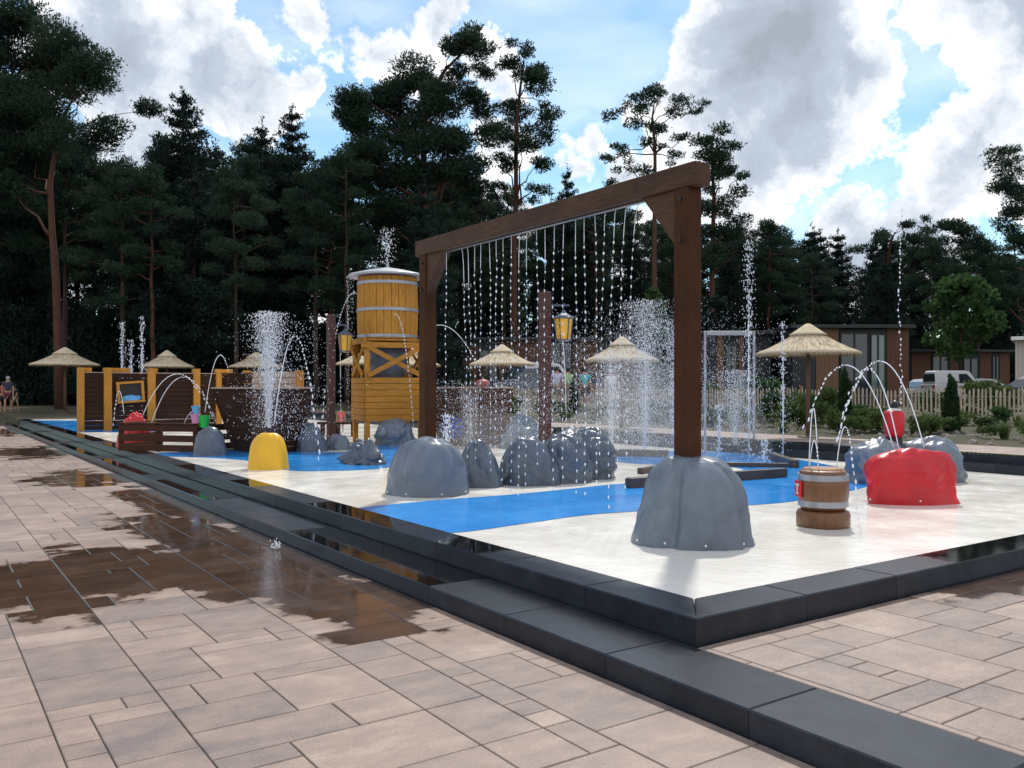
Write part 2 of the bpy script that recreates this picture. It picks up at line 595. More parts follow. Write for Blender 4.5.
def stones(name, runs, z0, z1, seed):
    """runs: list of polygons cut into stones; each stone a chamfered block"""
    rr = random.Random(seed)
    mb = MB(); tones = []
    for poly in runs:
        n = len(poly)
        ch = .008
        c = Vector((sum(p[0] for p in poly) / n, sum(p[1] for p in poly) / n))
        def inset(p, d):
            v = Vector(p)
            # move toward centroid axis-wise
            return (v.x + math.copysign(d, c.x - v.x), v.y + math.copysign(d, c.y - v.y))
        o = len(mb.v)
        for z, d in ((z0, .002), (z1 - ch, .002), (z1, .002 + ch)):
            for p in poly:
                q = inset(p, d); mb.v.append((q[0], q[1], z))
        fl = [tuple(2 * n + i for i in range(n))]
        for lv in (0, n):
            for i in range(n):
                i2 = (i + 1) % n
                fl.append((lv + i, lv + i2, lv + n + i2, lv + n + i))
        mb.f += [tuple(o + q for q in f) for f in fl]
        t = (rr.random(), rr.random(), rr.random() if c.y > 8 else .1, 1)
        tones += [t] * sum(len(f) for f in fl)
    o = site_obj(name, mb, M_kerb, fix=True)
    ca = o.data.color_attributes.new('tone', 'FLOAT_COLOR', 'CORNER')
    ca.data.foreach_set('color', np.array(tones, dtype=np.float32).ravel())
    return struct(o)


def run_a(b0, b1, a0, a1, L=1.0):
    out = []; a = a0
    while a < a1 - .05:
        e = min(a + L, a1)
        out.append([(b0, a), (b1, a), (b1, e), (b0, e)]); a = e
    return out


def run_b(b0, b1, a0, a1, L=1.0):
    out = []; b = b0
    while b < b1 - .05:
        e = min(b + L, b1)
        out.append([(b, a0), (e, a0), (e, a1), (b, a1)]); b = e
    return out


KT = .285
A0, A1, B0, B1 = 3.47, 42.0, 3.67, 14.2
stones('step', run_a(3.142, 3.652, -6.35, 42.1), -.05, .13, 2)
kr = [[(B0, A0), (B0 + .35, A0 + .35), (B0 + .35, A0 + 1.0), (B0, A0 + 1.0)]]
kr += run_a(B0, B0 + .35, A0 + 1.0, A1)
kr += [[(B0, A0), (B0 + 1.0, A0), (B0 + 1.0, A0 + .35), (B0 + .35, A0 + .35)]]
kr += run_b(B0 + 1.0, B1, A0, A0 + .35)
kr += run_b(B0 + .35, B1, A1 - .35, A1)
stones('kerb', kr, -.04, KT, 4)
stones('far_kerb', run_a(13.85, 14.205, A0 + .35, A1 - .35), .1, .42, 6)
stones('far_step', run_a(14.2, 14.555, -12, A1 + 4), .1, .53, 8)


# basin floor ------------------------------------------------------
def wetfloor(name, c1, c2, rough=.16):
    m, n, l, p = new_mat(name)
    tc = n.new('ShaderNodeTexCoord')
    nz = n.new('ShaderNodeTexNoise'); nz.inputs['Scale'].default_value = 1.3; nz.inputs['Detail'].default_value = 8
    nz.inputs['Roughness'].default_value = .7
    l.new(tc.outputs['Object'], nz.inputs[0])
    rp = n.new('ShaderNodeValToRGB'); rp.color_ramp.elements[0].position = .35; rp.color_ramp.elements[1].position = .65
    rp.color_ramp.elements[0].color = (*c2, 1); rp.color_ramp.elements[1].color = (*c1, 1)
    l.new(nz.outputs[0], rp.inputs[0]); l.new(rp.outputs[0], p.inputs['Base Color'])
    n2 = n.new('ShaderNodeTexNoise'); n2.inputs['Scale'].default_value = 13; n2.inputs['Detail'].default_value = 7
    l.new(tc.outputs['Object'], n2.inputs[0])
    b = n.new('ShaderNodeBump'); b.inputs['Strength'].default_value = .5; b.inputs['Distance'].default_value = .008
    l.new(n2.outputs[0], b.inputs['Height']); l.new(b.outputs[0], p.inputs['Normal'])
    r2 = n.new('ShaderNodeMapRange'); r2.inputs[1].default_value = .35; r2.inputs[2].default_value = .65
    r2.inputs[3].default_value = rough * .5; r2.inputs[4].default_value = rough * 1.8
    l.new(nz.outputs[0], r2.inputs[0]); l.new(r2.outputs[0], p.inputs['Roughness'])
    p.inputs['IOR'].default_value = 1.36
    MATS[name] = m
    return m


M_fl_white = wetfloor('wet_white_floor', (.86, .84, .785), (.78, .76, .70))
M_fl_blue = wetfloor('wet_blue_floor', (.035, .34, .86), (.022, .26, .76), .1)
mb = MB().prism([(B0 + .3, A0 + .3), (13.87, A0 + .3), (13.87, A1 - .3), (B0 + .3, A1 - .3)], .1, ZF)
struct(site_obj('basin_floor', mb, M_fl_white))


def smooth_poly(pts, n=8):
    out = []
    N = len(pts)
    for i in range(N):
        p0, p1, p2, p3 = [Vector(pts[(i + k - 1) % N]) for k in range(4)]
        for j in range(n):
            t = j / n
            out.append(.5 * ((2 * p1) + (-p0 + p2) * t + (2 * p0 - 5 * p1 + 4 * p2 - p3) * t * t + (-p0 + 3 * p1 - 3 * p2 + p3) * t ** 3))
    return out


def floor_patch(name, pix, m, z=ZF + .004, smooth=True):
    pts = []
    for px, py in pix:
        b, a = BA(P(px, py)); pts.append((b, a))
    q = smooth_poly(pts) if smooth else [Vector(p) for p in pts]
    q = [(min(max(v[0], B0 + .352), 13.84), min(max(v[1], A0 + .352), A1 - .36)) for v in q]
    me = bpy.data.meshes.new(name)
    bm = bmesh.new()
    vs = [bm.verts.new((x, y, z)) for x, y in q]
    es = [bm.edges.new((vs[i], vs[(i + 1) % len(vs)])) for i in range(len(vs)) if (Vector(q[i]) - Vector(q[(i + 1) % len(q)])).length > 1e-6]
    bmesh.ops.triangle_fill(bm, use_beauty=True, edges=es)
    for f in bm.faces:
        if f.normal.z < 0:
            f.normal_flip()
    bm.to_mesh(me); bm.free()
    me.materials.append(m)
    o = bpy.data.objects.new(name, me); COL.objects.link(o); o.rotation_euler.z = ANG
    return struct(o)


floor_patch('blue_floor', [(340, 512), (430, 501), (520, 494), (620, 484), (700, 478), (745, 472), (720, 466), (640, 464), (590, 458),
                           (600, 452), (720, 452), (800, 460), (850, 471), (875, 482), (850, 491), (790, 502), (720, 507), (600, 514), (530, 523), (452, 533), (400, 528)], M_fl_blue)
floor_patch('blue_floor', [(135, 455), (230, 450), (300, 451), (345, 452), (395, 444), (440, 446), (420, 458), (385, 468), (330, 471), (285, 470), (250, 461), (200, 457.5)], M_fl_blue)
floor_patch('blue_floor', [(30, 420.5), (120, 421), (180, 431.5), (110, 432.5), (60, 432)], M_fl_blue, smooth=False)


# ------------------------------------------------------------------ rocks
def rock_mesh(w, d, h, seed, creases=(), lump=.08, power=2.6, taper=.25, N=96, Mh=44, fine=.02, flat=.0, lobes=0, fold=0, skew=0):
    """moulded mound: base half-widths w,d; height h; creases = (angle, width, depth)"""
    vs = []; fs = []
    for j in range(Mh + 1):
        t = j / Mh
        # height param with more rows at the shoulder
        u = t
        if u < .75:
            z = u / .75 * .93; r = (1 - max(0, z) ** (power * 2)) ** .5 * (1 - taper * z)
        else:
            k = (u - .75) / .25
            z0 = .93; r0 = (1 - z0 ** (power * 2)) ** .5 * (1 - taper * z0)
            r = r0 * (1 - k ** 1.3); z = z0 + (1 - z0) * (1 - (1 - k) ** 2)
        for i in range(N):
            th = 2 * PI * i / N
            x, y = math.cos(th), math.sin(th)
            q = Vector((x * 1.1 + seed * 3.1, y * 1.1 + seed, z * .9))
            s_ = 1 + lump * 2 * noise.noise(q) + fine * 2 * noise.noise(q * 4)
            if fold:
                q2 = Vector((x * 1.5 + seed * 2, y * 1.5, z * 2.2 + seed))
                s_ += fold * (abs(noise.noise(q2)) * 1.6 + abs(noise.noise(q2 * 2.1)) * .7 - .45) * min(1, (1 - z) * 8 + .35)
            for (ca, cw, cd) in creases:
                da = (th - ca + PI) % (2 * PI) - PI
                s_ -= cd * math.exp(-(da / cw) ** 2) * (1 - .35 * z * z) * (.55 + .45 * min(1, z * 3))
            if lobes:
                s_ += .05 * math.cos(lobes * th + 2 * noise.noise(Vector((z * 2, seed, 0))))
            hz = h * z * (1 + lump * .9 * noise.noise(Vector((x * r * 1.6 + seed, y * r * 1.6, seed * 2))) * min(1, z * 1.5))
            if fine > .03:
                hz += h * fine * 2.5 * noise.noise(Vector((x * r * 4 + seed, y * r * 4, 3))) * z
            if fold:
                hz += h * fold * .9 * (abs(noise.noise(Vector((x * r * 2.2 + seed, y * r * 2.2, 9)))) - .2) * z
            vs.append((x * r * s_ * w - skew * w * z, y * r * s_ * d, hz))
        if j < Mh:
            for i in range(N):
                i2 = (i + 1) % N
                fs.append((j * N + i, j * N + i2, (j + 1) * N + i2, (j + 1) * N + i))
    return MB().add(vs, fs)


def rock(px0, px1, ytop, ybase, m, label, seed, name='fibreglass_rock', ratio=.85, bolts=0, group=None, cat='rock', **k):
    Yf = (EYE - ZF) * F / (ybase - HY)
    w = (px1 - px0) / F * Yf / 2
    d = w * ratio
    Yc = Yf + d * .8
    w = (px1 - px0) / F * (Yc - d * .3) / 2
    cx = ((px0 + px1) / 2 - CX) / F * Yc
    h = EYE - ZF - (ytop - HY) / F * Yc
    mbk = rock_mesh(w, d, h, seed, **k)
    loc = (cx, Yc, ZF)
    if not bolts:
        o = link(name, mbk, m, smooth=True, loc=loc)
        return tag(o, label, cat, group)
    t = thing(name, label, cat, loc, 0, group)
    link('shell', mbk, m, t, smooth=True)
    # bolts around the foot, on the shell's own surface at z ~ 3.5 cm
    for i in range(bolts):
        th = -PI / 2 + (i - (bolts - 1) / 2) * (2.4 / max(1, bolts - 1)) + .06 * math.sin(i * 5)
        # nearest vertex with that angle and low height
        best = min(mbk.v, key=lambda v: abs(v[2] - .045) * 6 + abs(math.atan2(v[1] / d, v[0] / w) - th))
        bb = MB().lathe([(0, -.011), (.008, -.009), (.0115, 0), (.008, .009), (0, .011)], 10)
        b = link('bolt', bb, M_white, t, smooth=True, loc=(best[0] * 1.005, best[1] * 1.005, best[2]))
    return t


rock(630, 758, 455, 549, M_rock, 'big smooth grey mound rock with white bolts under the nearer timber frame post', 3.3, bolts=5,
     creases=((-2.1, .1, .16), (-2.1, .3, .10), (-.82, .09, .2), (-.7, .35, .1), (-.1, .2, .14), (1.5, .3, .1), (2.8, .2, .12)), lump=.06, taper=.2, power=2.9, fine=.02, fold=.05)
rock(386, 470, 437, 497, M_rock, 'smooth grey mound rock under the farther post of the timber water frame', 1.7, bolts=4,
     creases=((-2.3, .13, .12), (-.6, .16, .10), (-1.3, .5, .03)), lump=.05, taper=.22, power=2.8, fine=.014, fold=.04)
rock(456, 506, 439, 488, M_rock_d, 'dark wet rock with a humped top, right beside the smooth mound of the farther post', 5.2, lump=.12, taper=.42,
     power=2.2, fine=.03, fold=.12, skew=.2)
rock(499, 564, 437, 486, M_rock_d, 'dark rounded wet rock shaped like an arch, middle of the rock row', 8.1, lump=.06, taper=.3, power=1.9, fine=.02, fold=.1, skew=.12)
rock(534, 590, 433, 484, M_rock_d, 'creased dark grey rock left of the largest crumpled one in the rock row', 9.4, lump=.14, taper=.22,
     creases=((-1.9, .2, .12),), power=2.4, fine=.03, fold=.18)
rock(560, 615, 430, 480, M_rock_d, 'largest crumpled grey rock at the right end of the rock row', 12.6, lump=.16, taper=.18,
     creases=((-1.0, .2, .12), (-2.2, .2, .1)), power=2.4, fine=.03, fold=.22)
rock(552, 604, 427, 462, M_rock, 'pale grey flat rock behind the right end of the rock row', 14.2, lump=.15, taper=.3, power=1.8, fine=.04, fold=.25)
rock(496, 545, 415, 449, M_rock, 'pointed grey rock in spray beside the lantern post with the amber lamp', 15.5, lump=.2, taper=.5, power=1.4, fine=.04, fold=.2)
rock(375, 416, 419, 446, M_rock, 'grey boulder half hidden behind the legs of the water tower', 17.5, lump=.15, taper=.25, power=2.2, fine=.03, fold=.2)
rock(343, 385, 441, 465, M_rock_d, 'low craggy dark rock at the foot of the water tower', 19.5, lump=.25, taper=.35, power=1.6, fine=.05, fold=.35)
rock(295, 326, 423, 452, M_rock_d, 'dark grey rock right of the dark ship hull', 21.5, lump=.12, taper=.4, power=2.0, fine=.04)
rock(322, 352, 434, 450, M_rock, 'small pale splashed rock between the hull rock and the water tower', 27.5, lump=.15, taper=.4, power=1.8, fine=.05)
rock(194, 227, 427, 456, M_rock_d, 'dark blue grey stump rock beside the low plank crate', 22.5, lump=.06, taper=.22, power=3, fine=.02)
rock(248, 289, 432, 470, M_yellow, 'bright yellow stump shooting up a fountain', 24.5, name='fountain_stump', cat='water feature', lump=.05,
     taper=.26, power=3.2, fine=.012, creases=((-2.1, .14, .06), (-1.0, .14, .06)))
rock(867, 957, 450, 505, M_red, 'bright red moulded rock with squirting jets, right of the barrel', 26.1, name='water_rock', cat='water feature', bolts=3,
     lump=.13, taper=.09, power=4.0, fine=.02, ratio=.55, creases=((-.75, .1, .05),), fold=.06)
rock(846, 908, 440, 484, M_rock, 'left half of the grey rock pair behind the red rock', 28.3, lump=.12, taper=.16, power=3, fine=.03, fold=.15)
rock(900, 960, 438, 483, M_rock, 'right half of the grey rock pair behind the red rock', 31.3, lump=.12, taper=.12, power=3, fine=.03, fold=.15)
rock(118, 152, 413, 447, M_red, 'red lumpy rock inside the low plank crate', 33.3, lump=.15, taper=.3, power=2.2, fine=.05, name='water_rock', cat='water feature')

# ------------------------------------------------------------------ timber water frame (arch)
pa, pb = Vector((1.543, 7.62, 0)), Vector((-1.149, 11.45, 0))
arch = thing('water_frame', 'tall brown timber frame dripping strings of water from its beam', 'water frame', (pa.x, pa.y, ZF), ANG)
Lb = (pb - pa).length
top = 3.55 - ZF
for (yy, nm) in ((0, 'post'), (Lb, 'post')):
    link(nm, MB().box((0, yy, (top - .2 + .55) / 2), (.17, .17, top - .2 - .55)), M_wood_brown, arch, bevel=.008)
link('beam', MB().box((0, Lb / 2, top - .1), (.19, Lb + .36, .2)), M_wood_brown_h, arch, bevel=.01)
for sgn, y0 in ((1, 0), (-1, Lb)):
    p_ = MB().extr([(y0 + sgn * .084, top - .70), (y0 + sgn * .084, top - .2), (y0 + sgn * .58, top - .2), (y0 + sgn * .50, top - .21)], 'x', -.062, .062)
    link('brace', p_, M_wood_brown_h, arch, bevel=.004)
link('drip_pipe', MB().tube([(0, .25, top - .212), (0, Lb - .25, top - .212)], .012, 8), M_metal, arch, smooth=True)
for q in (0, Lb):
    for zz in (top - .66, top - .3):
        link('bolt', MB().lathe([(0, 0), (.02, 0), (.02, .012), (0, .016)], 8, c=(0, 0, 0)), M_black, arch, loc=(-.088, q, zz)).rotation_euler = (0, -PI / 2, 0)


def drop_col(name, pts, label, group, r0, tubepart=None):
    m_ = MB()
    if tubepart:
        m_.tube(tubepart, [r0 * .45] * len(tubepart), 5)
    m_.drops(pts, [r0 * R.uniform(.7, 1.25) for _ in pts])
    return tag(link(name, m_, M_water, fix=False, smooth=True), label, 'water stream', group)


xs = [200, 245, 262, 285, 305, 330, 350, 370, 395, 420, 443, 472, 498, 525, 552, 588, 615, 648, 680, 710, 742, 778]
for i, x in enumerate(xs):
    px = x / 3.012 + 380
    k = (px - CX) / F
    t = (k * pa.y - pa.x) / ((pb.x - pa.x) - k * (pb.y - pa.y))
    p0 = pa + (pb - pa) * t
    z0 = 3.55 - .225
    cont = R.uniform(.12, .5)
    dx, dy = R.uniform(-.012, .012), R.uniform(-.02, .02)
    if i > 17:
        dx -= .03 + .012 * (i - 17)
    if 0 < i < 3:
        dx += .04
    def pos(d):  # d = fallen distance
        s_ = math.sqrt(d)
        return Vector((p0.x + dx * s_ + .004 * math.sin(5 * d + i), p0.y + dy * s_, z0 - d))
    tp_ = [pos(cont * j / 8) for j in range(9)]
    tr_ = [.0036] * 8 + [.001]
    d = cont + .03
    end = z0 - ZF - .01
    end_d = end * R.uniform(.78, 1.0)
    while d < end_d - .06:
        rb_ = R.uniform(.0065, .0115) * (1 - .3 * d / end)
        jx = Vector((R.gauss(0, .003), R.gauss(0, .003), 0))
        for off, fr in ((-.016, .03), (-.010, .8), (.004, 1.0), (.013, .55), (.020, .03)):
            tp_.append(pos(d + off) + jx); tr_.append(rb_ * fr)
        d += R.uniform(.075, .10) + .006 * d
    o_ = link('water_string', MB().tube(tp_, tr_, 7), M_water, fix=False, smooth=True)
    tag(o_, 'thin string of beaded water falling from the beam of the timber frame', 'water stream', 'water strings falling from the timber frame')

# ------------------------------------------------------------------ water tower
tw = P(367, 445)
tower = thing('water_tower', 'orange timber water tower with a barrel tank under a grey cone roof', 'water tower', (tw.x, tw.y, ZF), math.radians(22))
S = 1.3
zb = 2.42  # frame top
for (x, y) in ((0, 0), (S, 0), (0, S), (S, S)):
    link('leg', MB().box((x, y, zb / 2), (.12, .12, zb)), M_wood_orange, tower, bevel=.006)
for y in (-.075, S + .075):
    link('cross_beam', MB().box((S / 2, y, zb - .08), (S + .3, .05, .13)), M_wood_orange_h, tower, bevel=.004)
for x in (-.075, S + .075):
    link('cross_beam', MB().box((x, S / 2, zb + .03), (.05, S + .3, .13)), M_wood_orange_h, tower, bevel=.004)
# X braces
z1, z2 = 1.62, 2.3
for f in range(4):
    for k in range(2):
        za, zc = (z1, z2) if k else (z2, z1)
        off = .082 + .03 * k
        if f == 0: p, q = (0, -off, za), (S, -off, zc)
        elif f == 1: p, q = (-off, 0, za), (-off, S, zc)
        elif f == 2: p, q = (0, S + off, za), (S, S + off, zc)
        else: p, q = (S + off, 0, za), (S + off, S, zc)
        link('brace', MB().bar(p, q, .028, .11, up=(0, 0, 1)), M_wood_orange_h, tower)
# board box
def boards(p, q, z0, z1, n, th=.03, gap=.012):
    m_ = MB(); p = Vector(p); q = Vector(q)
    d = (q - p); L = d.length; an = math.atan2(d.y, d.x)
    hh = (z1 - z0) / n
    for i in range(n):
        c = (p + q) / 2
        m_.box((c.x, c.y, z0 + hh * (i + .5)), (L, th, hh - gap), rz=an)
    return m_
for (p, q) in (((-.06, -.078), (S + .06, -.078)), ((-.06, S + .078), (S + .06, S + .078)), ((-.078, -.06), (-.078, S + .06)), ((S + .078, -.06), (S + .078, S + .06))):
    link('panel', boards((*p, 0), (*q, 0), .55, 1.58, 7), M_wood_orange_h, tower, bevel=.004)
link('inner_tank', MB().lathe([(.0, 1.5), (.42, 1.5), (.48, 2.0), (.48, 2.36), (0, 2.36)], 32, c=(S / 2, S / 2, 0)), M_rock, tower, smooth=True)
# barrel
bc = (S / 2, S / 2, 0)
bm_ = MB()
NS = 26
zt0, zt1 = 2.5, 3.99
for i in range(NS):
    t0, t1 = 2 * PI * (i + .03) / NS, 2 * PI * (i + .97) / NS
    vs = []
    for z in [zt0 + (zt1 - zt0) * j / 6 for j in range(7)]:
        r = .715 + .018 * math.sin(PI * (z - zt0) / (zt1 - zt0))
        for (rr_, t) in ((r, t0), (r + .004, (t0 + t1) / 2), (r, t1), (r - .04, t1), (r - .04, t0)):
            vs.append((bc[0] + rr_ * math.cos(t), bc[1] + rr_ * math.sin(t), z))
    fs = []
    for j in range(6):
        for k in range(5):
            k2 = (k + 1) % 5
            fs.append((j * 5 + k, j * 5 + k2, (j + 1) * 5 + k2, (j + 1) * 5 + k))
    fs += [(0, 1, 2, 3, 4), (30, 31, 32, 33, 34)]
    bm_.add(vs, fs)
barrel = link('barrel_tank', bm_, M_wood_orange, tower)
for z in (2.57, 3.2, 3.84):
    r = .727 + .018 * math.sin(PI * (z - zt0) / (zt1 - zt0))
    link('hoop', MB().lathe([(r - .01, z - .035), (r + .008, z - .035), (r + .008, z + .035), (r - .01, z + .035)], 48, c=bc), M_metal, barrel, smooth=False)
link('roof', MB().lathe([(.0, 4.27), (.12, 4.245), (.5, 4.17), (.92, 4.065), (.945, 4.05), (.945, 4.015), (.9, 4.01), (.68, 4.015), (0, 4.015)], 40, c=bc), M_roofm, tower, smooth=False)
link('roof_nozzle', MB().tube([(bc[0], bc[1], 4.22), (bc[0], bc[1], 4.34)], .04, 10), M_metal, tower, smooth=True)
link('floor_slab', MB().box((S / 2, S / 2, zb + .045), (1.45, 1.45, .04)), M_wood_orange_h, tower)

# ------------------------------------------------------------------ lantern posts
def lantern_post(px, Y, ytop, label, first=None):
    h = EYE - (ytop - HY) / F * Y - ZF
    x = (px - CX) / F * Y
    t = thing('lantern_post', label, 'lantern post', (x, Y, ZF), 0, 'lantern posts in the basin')
    link('post', MB().box((0, 0, h / 2), (.165, .165, h), rz=ANG), mat('dark_red_post', (.085, .026, .02), .5, .4, 4, (8, 8, 1), .3), t, bevel=.008)
    link('bracket', MB().box((.22, 0, h - .235), (.42, .03, .03)).box((.33, 0, h - .3), (.014, .014, .12)), M_lampmetal, t)
    lx = .33; lt = h - .37
    lan = link('lantern', MB().lathe([(0, lt + .05), (.03, lt + .04), (.05, lt - .0), (.19, lt - .085), (.19, lt - .1), (0, lt - .1)], 6, c=(lx, 0, 0))
               .lathe([(0, lt - .47), (.135, lt - .47), (.135, lt - .495), (0, lt - .51)], 6, c=(lx, 0, 0)), M_lampmetal, t)
    link('glass', MB().lathe([(.16, lt - .102), (.118, lt - .468)], 6, c=(lx, 0, 0)), M_lampglass, lan)
    fr = MB()
    for k in range(6):
        a_ = 2 * PI * k / 6
        fr.bar((lx + .168 * math.cos(a_), .168 * math.sin(a_), lt - .1), (lx + .124 * math.cos(a_), .124 * math.sin(a_), lt - .47), .016, .016)
    link('frame', fr, M_lampmetal, lan)
    return t


lantern_post(545, 15.35, 292, 'dark red lantern post behind the rock row with an amber lamp on its right')
lantern_post(331, 20.3, 315, 'dark red lantern post left of the water tower with an amber lamp')

# ------------------------------------------------------------------ barrel fountain (right)
bt = P(823, 530)
br = 28 / F * bt.y
bt.y += br * .95
bt.x = (823 - CX) / F * bt.y
bf = thing('barrel_fountain', 'brown barrel with grey hoops and a red badge on a round wooden base', 'barrel', (bt.x, bt.y, ZF))
r1 = .235
M_barrel = mat('barrel_wood', (.20, .078, .024), .45, .45, 4, (12, 12, .8), .3, 10, coat=.3)
M_barrel_top = mat('barrel_lid_wood', (.42, .22, .1), .4, .35, 4, (12, 1, 1), .2)
link('base', MB().lathe([(0, 0), (r1 * 1.02, 0), (r1 * 1.06, .02), (r1 * 1.06, .12), (r1 * 1.0, .15), (r1 * .8, .16), (0, .16)], 48), M_barrel, bf, smooth=True)
prof = [(0, .165), (r1 * .86, .165), (r1 * .93, .2)]
prof += [(r1 * (.93 + .08 * math.sin(PI * k / 10)), .2 + .032 * k) for k in range(1, 11)] + [(r1 * .90, .53), (r1 * .84, .545), (r1 * .82, .535), (0, .535)]
body = link('body', MB().lathe(prof, 48), M_barrel, bf, smooth=True)
link('lid', MB().lathe([(0, .56), (r1 * .74, .56), (r1 * .79, .55), (r1 * .79, .53), (0, .53)], 48), M_barrel_top, bf)
for z in (.225, .475):
    rr_ = r1 * (.93 + .08 * math.sin(PI * (z - .2) / .32))
    link('hoop', MB().lathe([(rr_ - .01, z - .028), (rr_ + .008, z - .028), (rr_ + .006, z + .028), (rr_ - .01, z + .028)], 48), M_metal, body)
bd = MB()
an0 = math.radians(183)
M_ = Matrix.Rotation(an0, 3, 'Z')
bdg = link('badge', MB().box(M_ @ Vector((r1 * 1.03, 0, .36)), (.02, .15, .16), M=M_), M_red, bf, bevel=.008)
# white T mark on the badge
tm = MB().box(M_ @ Vector((r1 * 1.03 + .0115, 0, .40)), (.004, .085, .018), M=M_).box(M_ @ Vector((r1 * 1.03 + .0115, 0, .355)), (.004, .02, .085), M=M_).box(M_ @ Vector((r1 * 1.03 + .0115, 0, .318)), (.004, .06, .014), M=M_)
link('white_mark', tm, M_white, bdg)

# ------------------------------------------------------------------ water cannon behind the red rock
wc = PY(894, 442, 11.3)
can = thing('water_cannon', 'red water cannon with a black nozzle on a stand between the grey rock pair', 'water cannon', (wc.x, 12.6, ZF))
can.location.x = (894 - CX) / F * 12.6
hz = lambda y: EYE - (y - HY) / F * 12.6 - ZF
link('stand', MB().tube([(0, 0, 0), (0, 0, hz(437))], [.14, .12], 14), M_black, can, smooth=True)
link('body', MB().lathe([(0, hz(437)), (.12, hz(437)), (.135, hz(434)), (.15, hz(414)), (.12, hz(411)), (0, hz(410))], 24), M_red, can, smooth=True)
link('collar', MB().lathe([(.08, hz(411)), (.1, hz(410.5)), (.05, hz(408)), (0, hz(408))], 20), M_white, can)
link('nozzle', MB().tube([(0, 0, hz(411)), (0, 0, hz(406)), (.03, -.05, hz(403))], [.045, .05, .06], 12), M_black, can, smooth=True)

# ------------------------------------------------------------------ low timber raft beams in the blue
def low_beam(p, q, label, hgt=.13, w=.14):
    a_, b_ = P(*p), P(*q)
    c = (a_ + b_) / 2
    L = (b_ - a_).length
    an = math.atan2(b_.y - a_.y, b_.x - a_.x)
    o = link('timber_beam', MB().box((0, 0, hgt / 2), (L, w, hgt)), M_wood_low, loc=(c.x, c.y, ZF + .003), rz=an, bevel=.006)
    return tag(o, label, 'timber beam', 'low timber beams lying in the basin')


M_wood_low = mat('wet_dark_plank', (.085, .055, .045), .35, .4, 4, (1, 12, 12), .3, dirt=.3)
low_beam((628, 488), (784, 477), 'longest low dark timber beam, running behind the big smooth rock')
low_beam((795, 468), (772, 459.5), 'short dark timber beam at the right corner of the raft outline')
low_beam((700, 466), (788, 467.5), 'thin inner timber beam of the raft outline', .07, .09)
low_beam((606, 455.5), (668, 457), 'dark timber beam right of the crumpled rock, far side of the blue floor')
low_beam((640, 474), (700, 464), 'slanted timber beam partly behind the near post', .09, .1)


# ------------------------------------------------------------------ ship hulls
def hull(name, label, pxs_top, pxs_bot, ytop, ybase, depths, m1, m2, back):
    """front made of three plank panels between four vertical edges"""
    zt = None
    pts_t = []; pts_b = []
    Y0 = (EYE - ZF) * F / (ybase - HY)
    c = Vector(((pxs_bot[1] + pxs_bot[2]) / 2 - CX, 0, 0)) / F * Y0
    loc = Vector((c.x, Y0, ZF))
    ht = EYE - (ytop - HY) / F * Y0 - ZF
    t = thing(name, label, 'play ship', loc)
    for k in range(4):
        Yb = Y0 + depths[k]
        pts_b.append(Vector(((pxs_bot[k] - CX) / F * Yb - loc.x, depths[k], 0)))
        dt = depths[k] - (.12 if k in (1, 2) else .0)
        Yt = Y0 + dt
        pts_t.append(Vector(((pxs_top[k] - CX) / F * Yt - loc.x, dt, ht)))
    n = 11
    def panel(i, j, m, nm, off=0):
        mbp = MB()
        for r in range(n):
            f0, f1 = (r + .03) / n, (r + .97) / n
            a0 = pts_b[i].lerp(pts_t[i], f0); a1 = pts_b[i].lerp(pts_t[i], f1)
            b0 = pts_b[j].lerp(pts_t[j], f0); b1 = pts_b[j].lerp(pts_t[j], f1)
            nrm = (b0 - a0).cross(a1 - a0).normalized()
            if nrm.y > 0: nrm = -nrm
            o_ = nrm * .03
            lean = nrm * (.006 * (r % 2))
            vs = [a0, b0, b1 + lean, a1 + lean, a0 - o_, b0 - o_, b1 - o_, a1 - o_]
            mbp.add(vs, [(0, 1, 2, 3), (7, 6, 5, 4), (0, 4, 5, 1), (1, 5, 6, 2), (2, 6, 7, 3), (3, 7, 4, 0)])
        return link(nm, mbp, m, t)
    panel(0, 1, m1, 'side_panel'); panel(1, 2, m2, 'bow_panel'); panel(2, 3, m1, 'side_panel')
    # edge posts
    for k in range(4):
        link('edge_post', MB().bar(pts_b[k] + Vector((0, .05, 0)), pts_t[k] + Vector((0, .05, 0)), .09, .09), m1, t, bevel=.004)
    rim = MB()
    for i in range(3):
        rim.bar(pts_t[i] + Vector((0, .03, .02 + .001 * i)), pts_t[i + 1] + Vector((0, .03, .02 + .001 * i)), .13, .035)
    link('rim', rim, M_rim, t, bevel=.004)
    # side walls going back
    for k, nm in ((0, -1), (3, 1)):
        pb_, pt_ = pts_b[k], pts_t[k]
        bk = Vector((-nm * .45, back, 0))
        mbp = MB()
        for r in range(n):
            f0, f1 = (r + .03) / n, (r + .97) / n
            a0 = pb_.lerp(pt_, f0); a1 = pb_.lerp(pt_, f1)
            o_ = Vector((-.03 * nm, 0, 0))
            vs = [a0, a0 + bk, a1 + bk, a1, a0 + o_, a0 + bk + o_, a1 + bk + o_, a1 + o_]
            mbp.add(vs, [(0, 1, 2, 3), (7, 6, 5, 4), (0, 4, 5, 1), (1, 5, 6, 2), (2, 6, 7, 3), (3, 7, 4, 0)])
        link('side_wall', mbp, m1, t)
    mbd = MB().add([pts_b[0].lerp(pts_t[0], .6), pts_b[1].lerp(pts_t[1], .6), pts_b[2].lerp(pts_t[2], .6), pts_b[3].lerp(pts_t[3], .6),
                    pts_b[3].lerp(pts_t[3], .6) + Vector((0, back, 0)), pts_b[0].lerp(pts_t[0], .6) + Vector((0, back, 0))], [(0, 1, 2, 3, 4, 5)])
    link('deck', mbd, m2, t)
    return t


